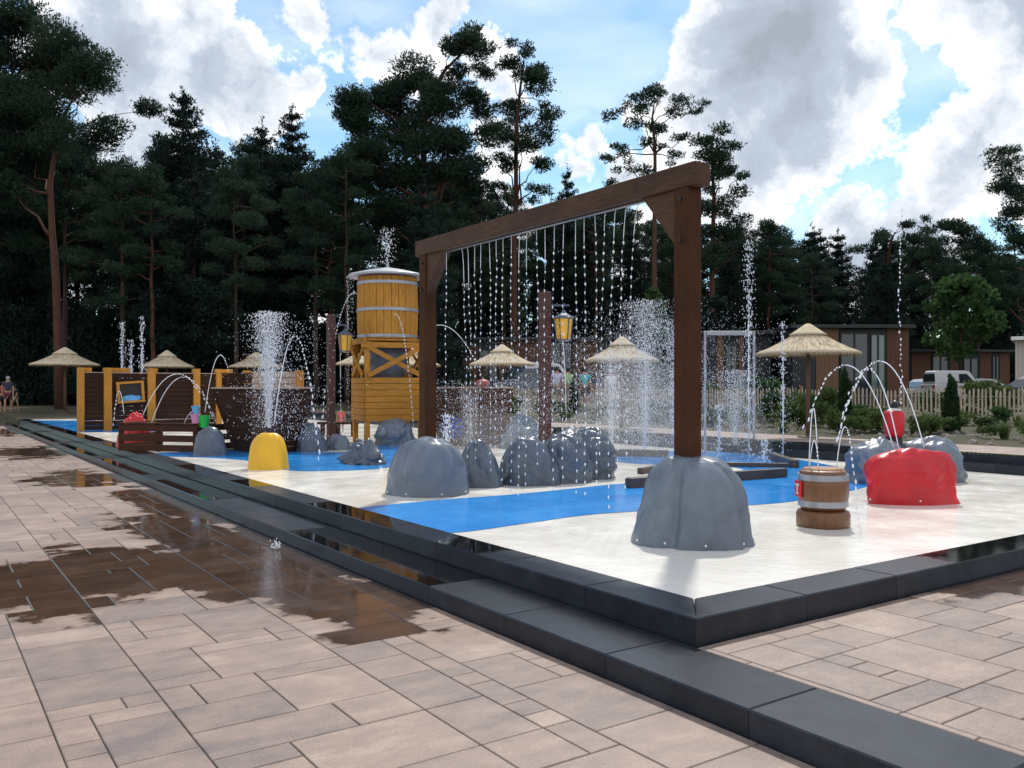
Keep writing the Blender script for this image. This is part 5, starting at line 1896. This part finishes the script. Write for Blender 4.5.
# ------------------------------------------------------------------ vehicles
def vehicle(name, label, px, Y, L, Hh, body_m, kind='car', face=-1, rot=0, zg=None):
    """side profile extruded, pressed in at the roof; length along local x, nose at +x"""
    x = (px - CX) / F * Y
    z = terr((x, Y)) if zg is None else zg
    t = thing(name, label, 'van' if kind == 'van' else 'car', (x, Y, z), rot + (PI if face < 0 else 0))
    Wd = L * .4 if kind == 'car' else L * .38
    if kind == 'van':
        low = [(-.5, .12), (-.5, .55), (-.485, .6), (.33, .6), (.44, .52), (.49, .44), (.5, .3), (.495, .12)]
        topp = [(-.485, .6), (-.47, .96), (-.44, 1.0), (.12, 1.0), (.2, .97), (.345, .6)]
        wins = [[(-.02, .62), (-.02, .9), (.13, .9), (.29, .62)]]
    else:
        low = [(-.5, .18), (-.5, .5), (-.47, .6), (-.4, .64), (.2, .63), (.43, .55), (.49, .45), (.5, .3), (.49, .18)]
        topp = [(-.42, .63), (-.34, .88), (-.25, .97), (-.1, 1.0), (.05, .97), (.25, .62)]
        wins = [[(-.37, .66), (-.31, .86), (-.24, .92), (-.14, .93), (-.14, .66)], [(-.12, .66), (-.12, .93), (-.02, .93), (.04, .91), (.19, .66)]]
    def sec(poly, w0, w1, zlo, zhi):
        m_ = MB(); n = len(poly)
        vs = []
        for sg in (-1, 1):
            for (u, v) in poly:
                f = (v - zlo) / max(.01, zhi - zlo)
                vs.append((u * L, sg * Wd / 2 * (w0 + (w1 - w0) * f), v * Hh))
        fs = [tuple(range(n)), tuple(reversed(range(n, 2 * n)))] + [(i, n + i, n + (i + 1) % n, (i + 1) % n) for i in range(n)]
        return m_.add(vs, fs)
    body = link('body', sec(low, 1.0, .97, .12, .62), body_m, t, bevel=.03)
    cab = link('cabin', sec(topp, .955, .78, .6, 1.0), body_m, t, bevel=.04)
    for sg in (-1, 1):
        for wv in wins:
            n = len(wv); vs = []
            for off in (.008, -.02):
                for (u, v) in wv:
                    f = (v - .6) / .4
                    vs.append((u * L, sg * (Wd / 2 * (.955 + (.78 - .955) * f) + off), v * Hh))
            link('side_window', MB().add(vs, [tuple(range(n)), tuple(reversed(range(n, 2 * n)))] + [(i, n + i, n + (i + 1) % n, (i + 1) % n) for i in range(n)]), M_glass, t)
    # windscreen & rear
    a_, b_ = topp[-1], topp[-2]
    def scr(a, b, d):
        w0, w1 = Wd / 2 * .93, Wd / 2 * .76
        pa_ = Vector((a[0] * L + d, 0, a[1] * Hh + .02)); pb_ = Vector((b[0] * L + d, 0, b[1] * Hh - .02))
        vs = [(pa_.x, -w0, pa_.z), (pa_.x, w0, pa_.z), (pb_.x, w1, pb_.z), (pb_.x, -w1, pb_.z)]
        vs += [(v[0] - math.copysign(.02, d), v[1], v[2]) for v in vs]
        return MB().add(vs, [(0, 1, 2, 3), (7, 6, 5, 4), (0, 4, 5, 1), (1, 5, 6, 2), (2, 6, 7, 3), (3, 7, 4, 0)])
    link('windscreen', scr(a_, b_, .015), M_glass, t)
    link('rear_window', scr((topp[0][0], topp[0][1] + .06), (topp[1][0], topp[1][1] - .05), -.012), M_glass, t)
    rw = .31
    for ux in (-.31, .32):
        for sg in (-1, 1):
            wh_ = link('wheel', MB().lathe([(0, -.1), (rw * .9, -.1), (rw, -.07), (rw, .07), (rw * .9, .1), (0, .1)], 24), M_rubber, t)
            wh_.location = (ux * L, sg * (Wd / 2 - .06), rw); wh_.rotation_euler = (PI / 2, 0, 0)
            link('rim', MB().lathe([(0, .0), (rw * .62, 0), (rw * .62, .01), (0, .02)], 16).lathe([(0, -.215), (rw * .62, -.215), (rw * .62, -.205), (0, -.205)], 16, c=(0, 0, .0)), M_metal, wh_, loc=(0, 0, .1))
    for sg in (-1, 1):
        link('headlight', MB().box((.485 * L, sg * Wd * .36, .43 * Hh), (.08, .3, .12)), M_white, t, bevel=.02)
        link('tail_light', MB().box((-.497 * L, sg * Wd * .42, .5 * Hh), (.03, .16, .2)), M_red, t, bevel=.01)
        link('mirror', MB().box((.26 * L if kind == 'van' else .2 * L, sg * (Wd / 2 + .08), .66 * Hh), (.1, .14, .12)), body_m, t, bevel=.02)
    link('bumper', MB().box((.49 * L, 0, .2 * Hh), (.1, Wd * .96, .16)), M_black, t, bevel=.02)
    return t


vehicle('parked_van', 'white van parked behind the paling fence', 954, 47, 3.05, 1.75, M_carwhite, 'van', 1, math.radians(8), zg=.78)
vehicle('parked_car', 'silver car whose bonnet shows left of the white van', 924, 50, 4.2, 1.45, M_carsilver, 'car', -1, math.radians(12), zg=.7)
vehicle('parked_car', 'pale car just right of the white van', 990, 50, 4.2, 1.45, M_carsilver, 'car', 1, math.radians(-30), zg=.7)
vehicle('parked_car', 'black car cut off by the right edge of the photo', 1040, 35, 4.2, 1.45, M_cardark, 'car', -1, math.radians(20), zg=.7)
vehicle('parked_car', 'dark blue car seen left of the middle lantern post', 524, 45, 4.2, 1.5, M_carblue, 'car', -1, math.radians(30), zg=1.15)
vehicle('parked_van', 'white van partly behind the middle lantern post', 541, 49, 4.6, 2.0, M_carwhite, 'van', 1, math.radians(50), zg=1.0)


# ------------------------------------------------------------------ people
def skin_obj(name, pts, edges, rad, m, parent, root=0, sub=1):
    me = bpy.data.meshes.new(name)
    me.from_pydata(pts, edges, [])
    o = bpy.data.objects.new(name, me); COL.objects.link(o)
    o.parent = parent
    sk = o.modifiers.new('skin', 'SKIN')
    sk.use_smooth_shade = True
    dat = me.skin_vertices[0].data
    for i, r in enumerate(rad):
        dat[i].radius = (r, r * .85) if not hasattr(r, '__len__') else r
        dat[i].use_root = (i == root)
    s_ = o.modifiers.new('sub', 'SUBSURF'); s_.levels = sub; s_.render_levels = sub
    me.materials.append(m)
    return o


def person(px, yfeet, ytop, Y, label, shirt, shorts, hair=M_hair, face=0, pose='stand', seed=1, zb=None):
    rr_ = random.Random(seed)
    z = EYE - (yfeet - HY) / F * Y if zb is None else zb
    Hh = (EYE - (ytop - HY) / F * Y) - z
    x = (px - CX) / F * Y
    t = thing('person', label, 'person', (x, Y, z), face)
    k = Hh / 1.75
    st = .16 if pose == 'walk' else .03
    bend = .35 if pose == 'bend' else 0
    def v(a, b, c): return (a * k, b * k, c * k)
    # facing -y
    pts = [v(0, 0, .95), v(0, -bend * .3, 1.15), v(0, -bend * .75, 1.38 - bend * .1), v(0, -bend * .95, 1.5 - bend * .2), v(0, -bend * 1.05 - .01, 1.60 - bend * .25), v(0, -bend * 1.1 - .01, 1.71 - bend * .28)]
    e = [(0, 1), (1, 2), (2, 3), (3, 4), (4, 5)]
    r = [.13 * k, .12 * k, .14 * k, .05 * k, .085 * k, .07 * k]
    for sg in (-1, 1):
        o = len(pts)
        sw = st * sg
        sh = pts[2]
        pts += [(sg * .17 * k, sh[1], sh[2] + .03 * k), (sg * .24 * k, sh[1] - sw * .4 * k, sh[2] - .26 * k), (sg * .25 * k, sh[1] - (.1 + sw * .9) * k, sh[2] - .5 * k), (sg * .25 * k, sh[1] - (.13 + sw) * k, sh[2] - .6 * k)]
        e += [(2, o), (o, o + 1), (o + 1, o + 2), (o + 2, o + 3)]
        r += [.055 * k, .042 * k, .032 * k, .025 * k]
    for sg in (-1, 1):
        o = len(pts)
        sw = -st * sg
        pts += [v(sg * .1, 0, .88), v(sg * .11, -sw * .8 - .01, .48), v(sg * .11, -sw * 1.2 + .02, .08), v(sg * .12, -sw * 1.2 - .13, .03)]
        e += [(0, o), (o, o + 1), (o + 1, o + 2), (o + 2, o + 3)]
        r += [.085 * k, .055 * k, .038 * k, .035 * k]
    skin_obj('body', pts, e, r, M_skin, t)
    # shirt
    sp_ = [pts[0], pts[1], pts[2], (pts[3][0], pts[3][1], pts[3][2] - .04 * k)]
    se = [(0, 1), (1, 2), (2, 3)]; sr = [.155 * k, .15 * k, .165 * k, .075 * k]
    for sg, o in ((-1, 6), (1, 10)):
        i = len(sp_)
        mid = tuple((pts[o][c] * .4 + pts[o + 1][c] * .6) for c in range(3))
        sp_ += [pts[o], mid]; se += [(2, i), (i, i + 1)]; sr += [.075 * k, .065 * k]
    skin_obj('shirt', sp_, se, sr, shirt, t)
    tp_ = [pts[0]]; te = []; tr = [.155 * k]
    for sg, o in ((-1, 14), (1, 18)):
        i = len(tp_)
        mid = tuple((pts[o][c] * .25 + pts[o + 1][c] * .75) for c in range(3))
        tp_ += [pts[o], mid]; te += [(0, i), (i, i + 1)]; tr += [.1 * k, .085 * k]
    skin_obj('shorts', tp_, te, tr, shorts, t)
    hd = pts[4]
    hm = MB().lathe([(0, .115), (.05, .105), (.09, .06), (.1, .0), (.085, -.05), (.075, -.07)], 16)
    h_ = link('hair', hm, hair, t, smooth=True, loc=(hd[0], hd[1] + .015 * k, hd[2] + .035 * k))
    h_.scale = (k, k, k)
    return t


c = lambda n, col: mat('cloth_' + n, col, .8, .2, 8)
person(8, 412, 376, 42, 'adult in dark clothes with a pale cap walking at the far left edge', c('navy', (.03, .035, .07)), c('maroon', (.12, .03, .04)), M_hair2, .4, 'walk', 1)
person(15, 412, 385, 42.5, 'person in pale shorts right of the adult with the pale cap', c('black', (.02, .02, .025)), c('beige', (.5, .4, .3)), M_hair, -.3, 'walk', 2)
person(3, 413, 381, 44, 'person half cut off by the left edge', c('red', (.3, .06, .06)), c('black', (.02, .02, .025)), M_hair, .3, 'stand', 3)
person(557, 410, 366, 36, 'person in a pale lilac shirt right next to the middle lantern post', c('lilac', (.55, .52, .72)), c('khaki', (.2, .16, .12)), M_hair, PI, 'stand', 4)
person(568, 410, 367, 36.5, 'person in a green and white top second from the middle lantern post', c('lime', (.4, .6, .35)), c('khaki', (.2, .16, .12)), M_hair, PI, 'stand', 5)
person(585, 411, 367, 36, 'person in a turquoise shirt alone behind the fence', c('turquoise', (.12, .5, .6)), c('brown', (.12, .07, .05)), M_hair, PI - .5, 'stand', 6)
person(601, 411, 371, 36.3, 'person in a dark blue shirt bending forward behind the fence', c('blue', (.08, .12, .3)), c('grey', (.2, .2, .22)), M_hair, -1.2, 'bend', 7)
person(611, 411, 369, 36, 'person in a white and blue shirt right of the bending one', c('white', (.7, .72, .8)), c('denim', (.1, .14, .3)), M_hair2, PI + .4, 'stand', 8)
person(341, 436, 407, 26, 'small child in a pinkish red swimsuit beside the lantern post left of the tower', c('coral', (.6, .12, .12)), c('coral', (.6, .12, .12)), M_hair, .2, 'stand', 9)

# low plank bench line behind the tower (dark beam with legs)
bb_ = thing('low_bench', 'low dark plank bench between the hull rock and the water tower', 'bench', P(318, 436))
x1_ = (358 - CX) / F * bb_.location.y - bb_.location.x
link('seat', MB().box((x1_ / 2, 0, .36), (x1_, .3, .06)), M_panel, bb_, bevel=.005)
for u in (.12, .5, .88):
    link('leg', MB().box((x1_ * u, 0, .165), (.08, .26, .33)), M_panel, bb_)

# red cap object on the rim of the reddish ship
rc = PY(483, 388, 19.9)
tag(link('red_ball', MB().lathe([(0, -.1), (.1, -.09), (.16, -.03), (.17, .0), (.13, .05), (.06, .075), (0, .08)], 24), mat('salmon_plastic', (.32, .08, .08), .5, .3), smooth=True, loc=(rc.x, 19.75, rc.z + .12)),
    'dull red rounded knob on the rim of the reddish play ship', 'knob')

# ------------------------------------------------------------------ sky + sun
SUN_EL, SUN_AZ = math.radians(52), math.radians(14)   # azimuth clockwise from +Y (view direction)
w = bpy.data.worlds.new('World'); sc.world = w; w.use_nodes = True
n, l = w.node_tree.nodes, w.node_tree.links
bg = n['Background']
SKY_STR = .1
bg.inputs[1].default_value = SKY_STR
sky = n.new('ShaderNodeTexSky'); sky.sky_type = 'NISHITA'; sky.sun_disc = False
sky.sun_elevation = SUN_EL; sky.sun_rotation = SUN_AZ
sky.air_density = 1.0; sky.dust_density = .3; sky.ozone_density = 3.0
tc = n.new('ShaderNodeTexCoord')
nrm = n.new('ShaderNodeVectorMath'); nrm.operation = 'NORMALIZE'; l.new(tc.outputs['Generated'], nrm.inputs[0])
# domain warp
wn1 = n.new('ShaderNodeTexNoise'); wn1.inputs['Scale'].default_value = 7; wn1.inputs['Detail'].default_value = 9; wn1.inputs['Roughness'].default_value = .62
l.new(nrm.outputs[0], wn1.inputs[0])
sb = n.new('ShaderNodeVectorMath'); sb.operation = 'SUBTRACT'; l.new(wn1.outputs['Color'], sb.inputs[0]); sb.inputs[1].default_value = (.5, .5, .5)
scl = n.new('ShaderNodeVectorMath'); scl.operation = 'SCALE'; l.new(sb.outputs[0], scl.inputs[0]); scl.inputs['Scale'].default_value = .11
wv = n.new('ShaderNodeVectorMath'); wv.operation = 'ADD'; l.new(nrm.outputs[0], wv.inputs[0]); l.new(scl.outputs[0], wv.inputs[1])
CL = [(770, 40, 120), (715, 110, 75), (760, 165, 70), (840, 70, 70), (700, 30, 50), (800, 110, 90), (740, 215, 45), (690, 160, 40), (870, 95, 42),
      (965, 165, 70), (905, 210, 45), (1010, 120, 55), (850, 225, 45), (1050, 170, 80), (920, 240, 70),
      (985, 25, 60), (1010, 70, 36), (925, 15, 40),
      (130, 50, 100), (215, 75, 75), (260, 110, 50), (295, 100, 34), (60, 30, 60), (190, 10, 60), (20, 110, 60), (140, 140, 70),
      (435, 30, 48), (375, 45, 42), (490, 70, 36), (420, 70, 50), (305, 8, 34), (350, 20, 30), (460, 0, 40), (340, 60, 22),
      (592, 140, 36), (570, 175, 40), (635, 112, 26), (620, 180, 40), (560, 130, 16), (500, 150, 40), (100, 230, 90), (280, 280, 80), (480, 250, 80), (650, 260, 60), (870, 270, 70)]
acc = None
def add_blob(dv, r, gain=1.0):
    global acc
    ds = n.new('ShaderNodeVectorMath'); ds.operation = 'DISTANCE'
    l.new(wv.outputs[0], ds.inputs[0]); ds.inputs[1].default_value = dv
    v = math_node(n, l, 'MULTIPLY_ADD', ds.outputs['Value'], -1.0 / r, 1.0)
    v = math_node(n, l, 'MULTIPLY', v, r / .12 * gain)
    acc = v if acc is None else math_node(n, l, 'SMOOTH_MAX', acc, v, .12)
for px, py, r in CL:
    dv = Vector(((px - CX) / F, 1, (HY - py) / F))
    L_ = dv.length
    add_blob(dv.normalized(), r / F / L_ * .97)
rr = random.Random(77)
for _ in range(34):
    while True:
        az, el = rr.uniform(-PI, PI), math.asin(rr.uniform(.05, 1))
        dv = Vector((math.sin(az) * math.cos(el), math.cos(az) * math.cos(el), math.sin(el)))
        if dv.y < .35 or dv.z / max(dv.y, .01) > .85 or abs(dv.x / max(dv.y, .01)) > .95:
            break
    add_blob(dv, rr.uniform(.2, .42))
dn = n.new('ShaderNodeTexNoise'); dn.inputs['Scale'].default_value = 11; dn.inputs['Detail'].default_value = 10; dn.inputs['Roughness'].default_value = .65
l.new(nrm.outputs[0], dn.inputs[0])
dn0 = math_node(n, l, 'MULTIPLY_ADD', dn.outputs[0], 1.1, -.58)
fld = math_node(n, l, 'ADD', acc, dn0)
al = n.new('ShaderNodeMapRange'); al.interpolation_type = 'SMOOTHSTEP'; al.inputs[1].default_value = .0; al.inputs[2].default_value = .13
l.new(fld, al.inputs[0])
# thin high veil
vn = n.new('ShaderNodeTexNoise'); vn.inputs['Scale'].default_value = 3.2; vn.inputs['Detail'].default_value = 7
vm = n.new('ShaderNodeMapping'); vm.inputs['Scale'].default_value = (1, 1, 3.5); vm.inputs['Rotation'].default_value = (0, .3, 0)
l.new(nrm.outputs[0], vm.inputs[0]); l.new(vm.outputs[0], vn.inputs[0])
vr = n.new('ShaderNodeMapRange'); vr.inputs[1].default_value = .42; vr.inputs[2].default_value = .75; vr.inputs[3].default_value = .05; vr.inputs[4].default_value = .5
l.new(vn.outputs[0], vr.inputs[0])
alpha = math_node(n, l, 'MAXIMUM', al.outputs[0], vr.outputs[0])
# thickness -> colour (sun behind the clouds: thin rims bright, thick cores grey)
tn = n.new('ShaderNodeTexNoise'); tn.inputs['Scale'].default_value = 16; tn.inputs['Detail'].default_value = 8; tn.inputs['Roughness'].default_value = .6
l.new(wv.outputs[0], tn.inputs[0])
th = math_node(n, l, 'MULTIPLY_ADD', tn.outputs[0], 1.3, -.65)
th = math_node(n, l, 'ADD', acc, th)
cr = n.new('ShaderNodeValToRGB'); E = cr.color_ramp.elements
E[0].position = .0; E[0].color = (1.3, 1.28, 1.24, 1)
E[1].position = .95; E[1].color = (.36, .40, .47, 1)
e = E.new(.24); e.color = (.82, .86, .91, 1)
e = E.new(.5); e.color = (.50, .57, .67, 1)
l.new(th, cr.inputs[0])
# clouds on the sunlit side of the sky (behind the camera) are lit from the front
sx = n.new('ShaderNodeSeparateXYZ'); l.new(nrm.outputs[0], sx.inputs[0])
bk_ = n.new('ShaderNodeMapRange'); bk_.inputs[1].default_value = .1; bk_.inputs[2].default_value = -.4
l.new(sx.outputs[1], bk_.inputs[0])
mxb = n.new('ShaderNodeMixRGB'); l.new(bk_.outputs[0], mxb.inputs[0]); l.new(cr.outputs[0], mxb.inputs[1]); mxb.inputs[2].default_value = (.9, .9, .92, 1)
cs = n.new('ShaderNodeMixRGB'); cs.blend_type = 'MULTIPLY'; cs.inputs[0].default_value = 1
l.new(mxb.outputs[0], cs.inputs[1]); cs.inputs[2].default_value = (10.5, 10.5, 10.6, 1)
mixs = n.new('ShaderNodeMixRGB'); l.new(alpha, mixs.inputs[0])
sks = n.new('ShaderNodeMixRGB'); sks.blend_type = 'MULTIPLY'; sks.inputs[0].default_value = 1
l.new(sky.outputs[0], sks.inputs[1]); sks.inputs[2].default_value = (1.15, 1.42, 1.38, 1)
l.new(sks.outputs[0], mixs.inputs[1]); l.new(cs.outputs[0], mixs.inputs[2])
l.new(mixs.outputs[0], bg.inputs[0])
w.cycles.sampling_method = 'MANUAL'; w.cycles.sample_map_resolution = 512

sd_ = bpy.data.lights.new('sun', 'SUN'); sd_.energy = 3.0; sd_.angle = math.radians(2.5); sd_.color = (1, .95, .87)
so = bpy.data.objects.new('sun', sd_); COL.objects.link(so)
dirv = Vector((math.sin(SUN_AZ) * math.cos(SUN_EL), math.cos(SUN_AZ) * math.cos(SUN_EL), math.sin(SUN_EL)))
so.rotation_euler = dirv.to_track_quat('Z', 'Y').to_euler()

# ------------------------------------------------------------------ camera + view
cd = bpy.data.cameras.new('camera'); cam = bpy.data.objects.new('camera', cd); COL.objects.link(cam)
cd.sensor_width = 36; cd.lens = F / 1024 * 36; cd.shift_y = (HY - 384) / 1024
cd.clip_end = 3000; cd.clip_start = .05
cam.location = (0, 0, EYE); cam.rotation_euler = (PI / 2, 0, 0)
sc.camera = cam
sc.view_settings.view_transform = 'Standard'; sc.view_settings.look = 'None'
sc.view_settings.exposure = .12; sc.view_settings.gamma = 1
try:
    sc.view_settings.use_curve_mapping = False
except Exception:
    pass
sc.cycles.max_bounces = 6; sc.cycles.diffuse_bounces = 3; sc.cycles.glossy_bounces = 3; sc.cycles.transparent_max_bounces = 4
sc.cycles.use_denoising = True
sc.cycles.sample_clamp_indirect = 6
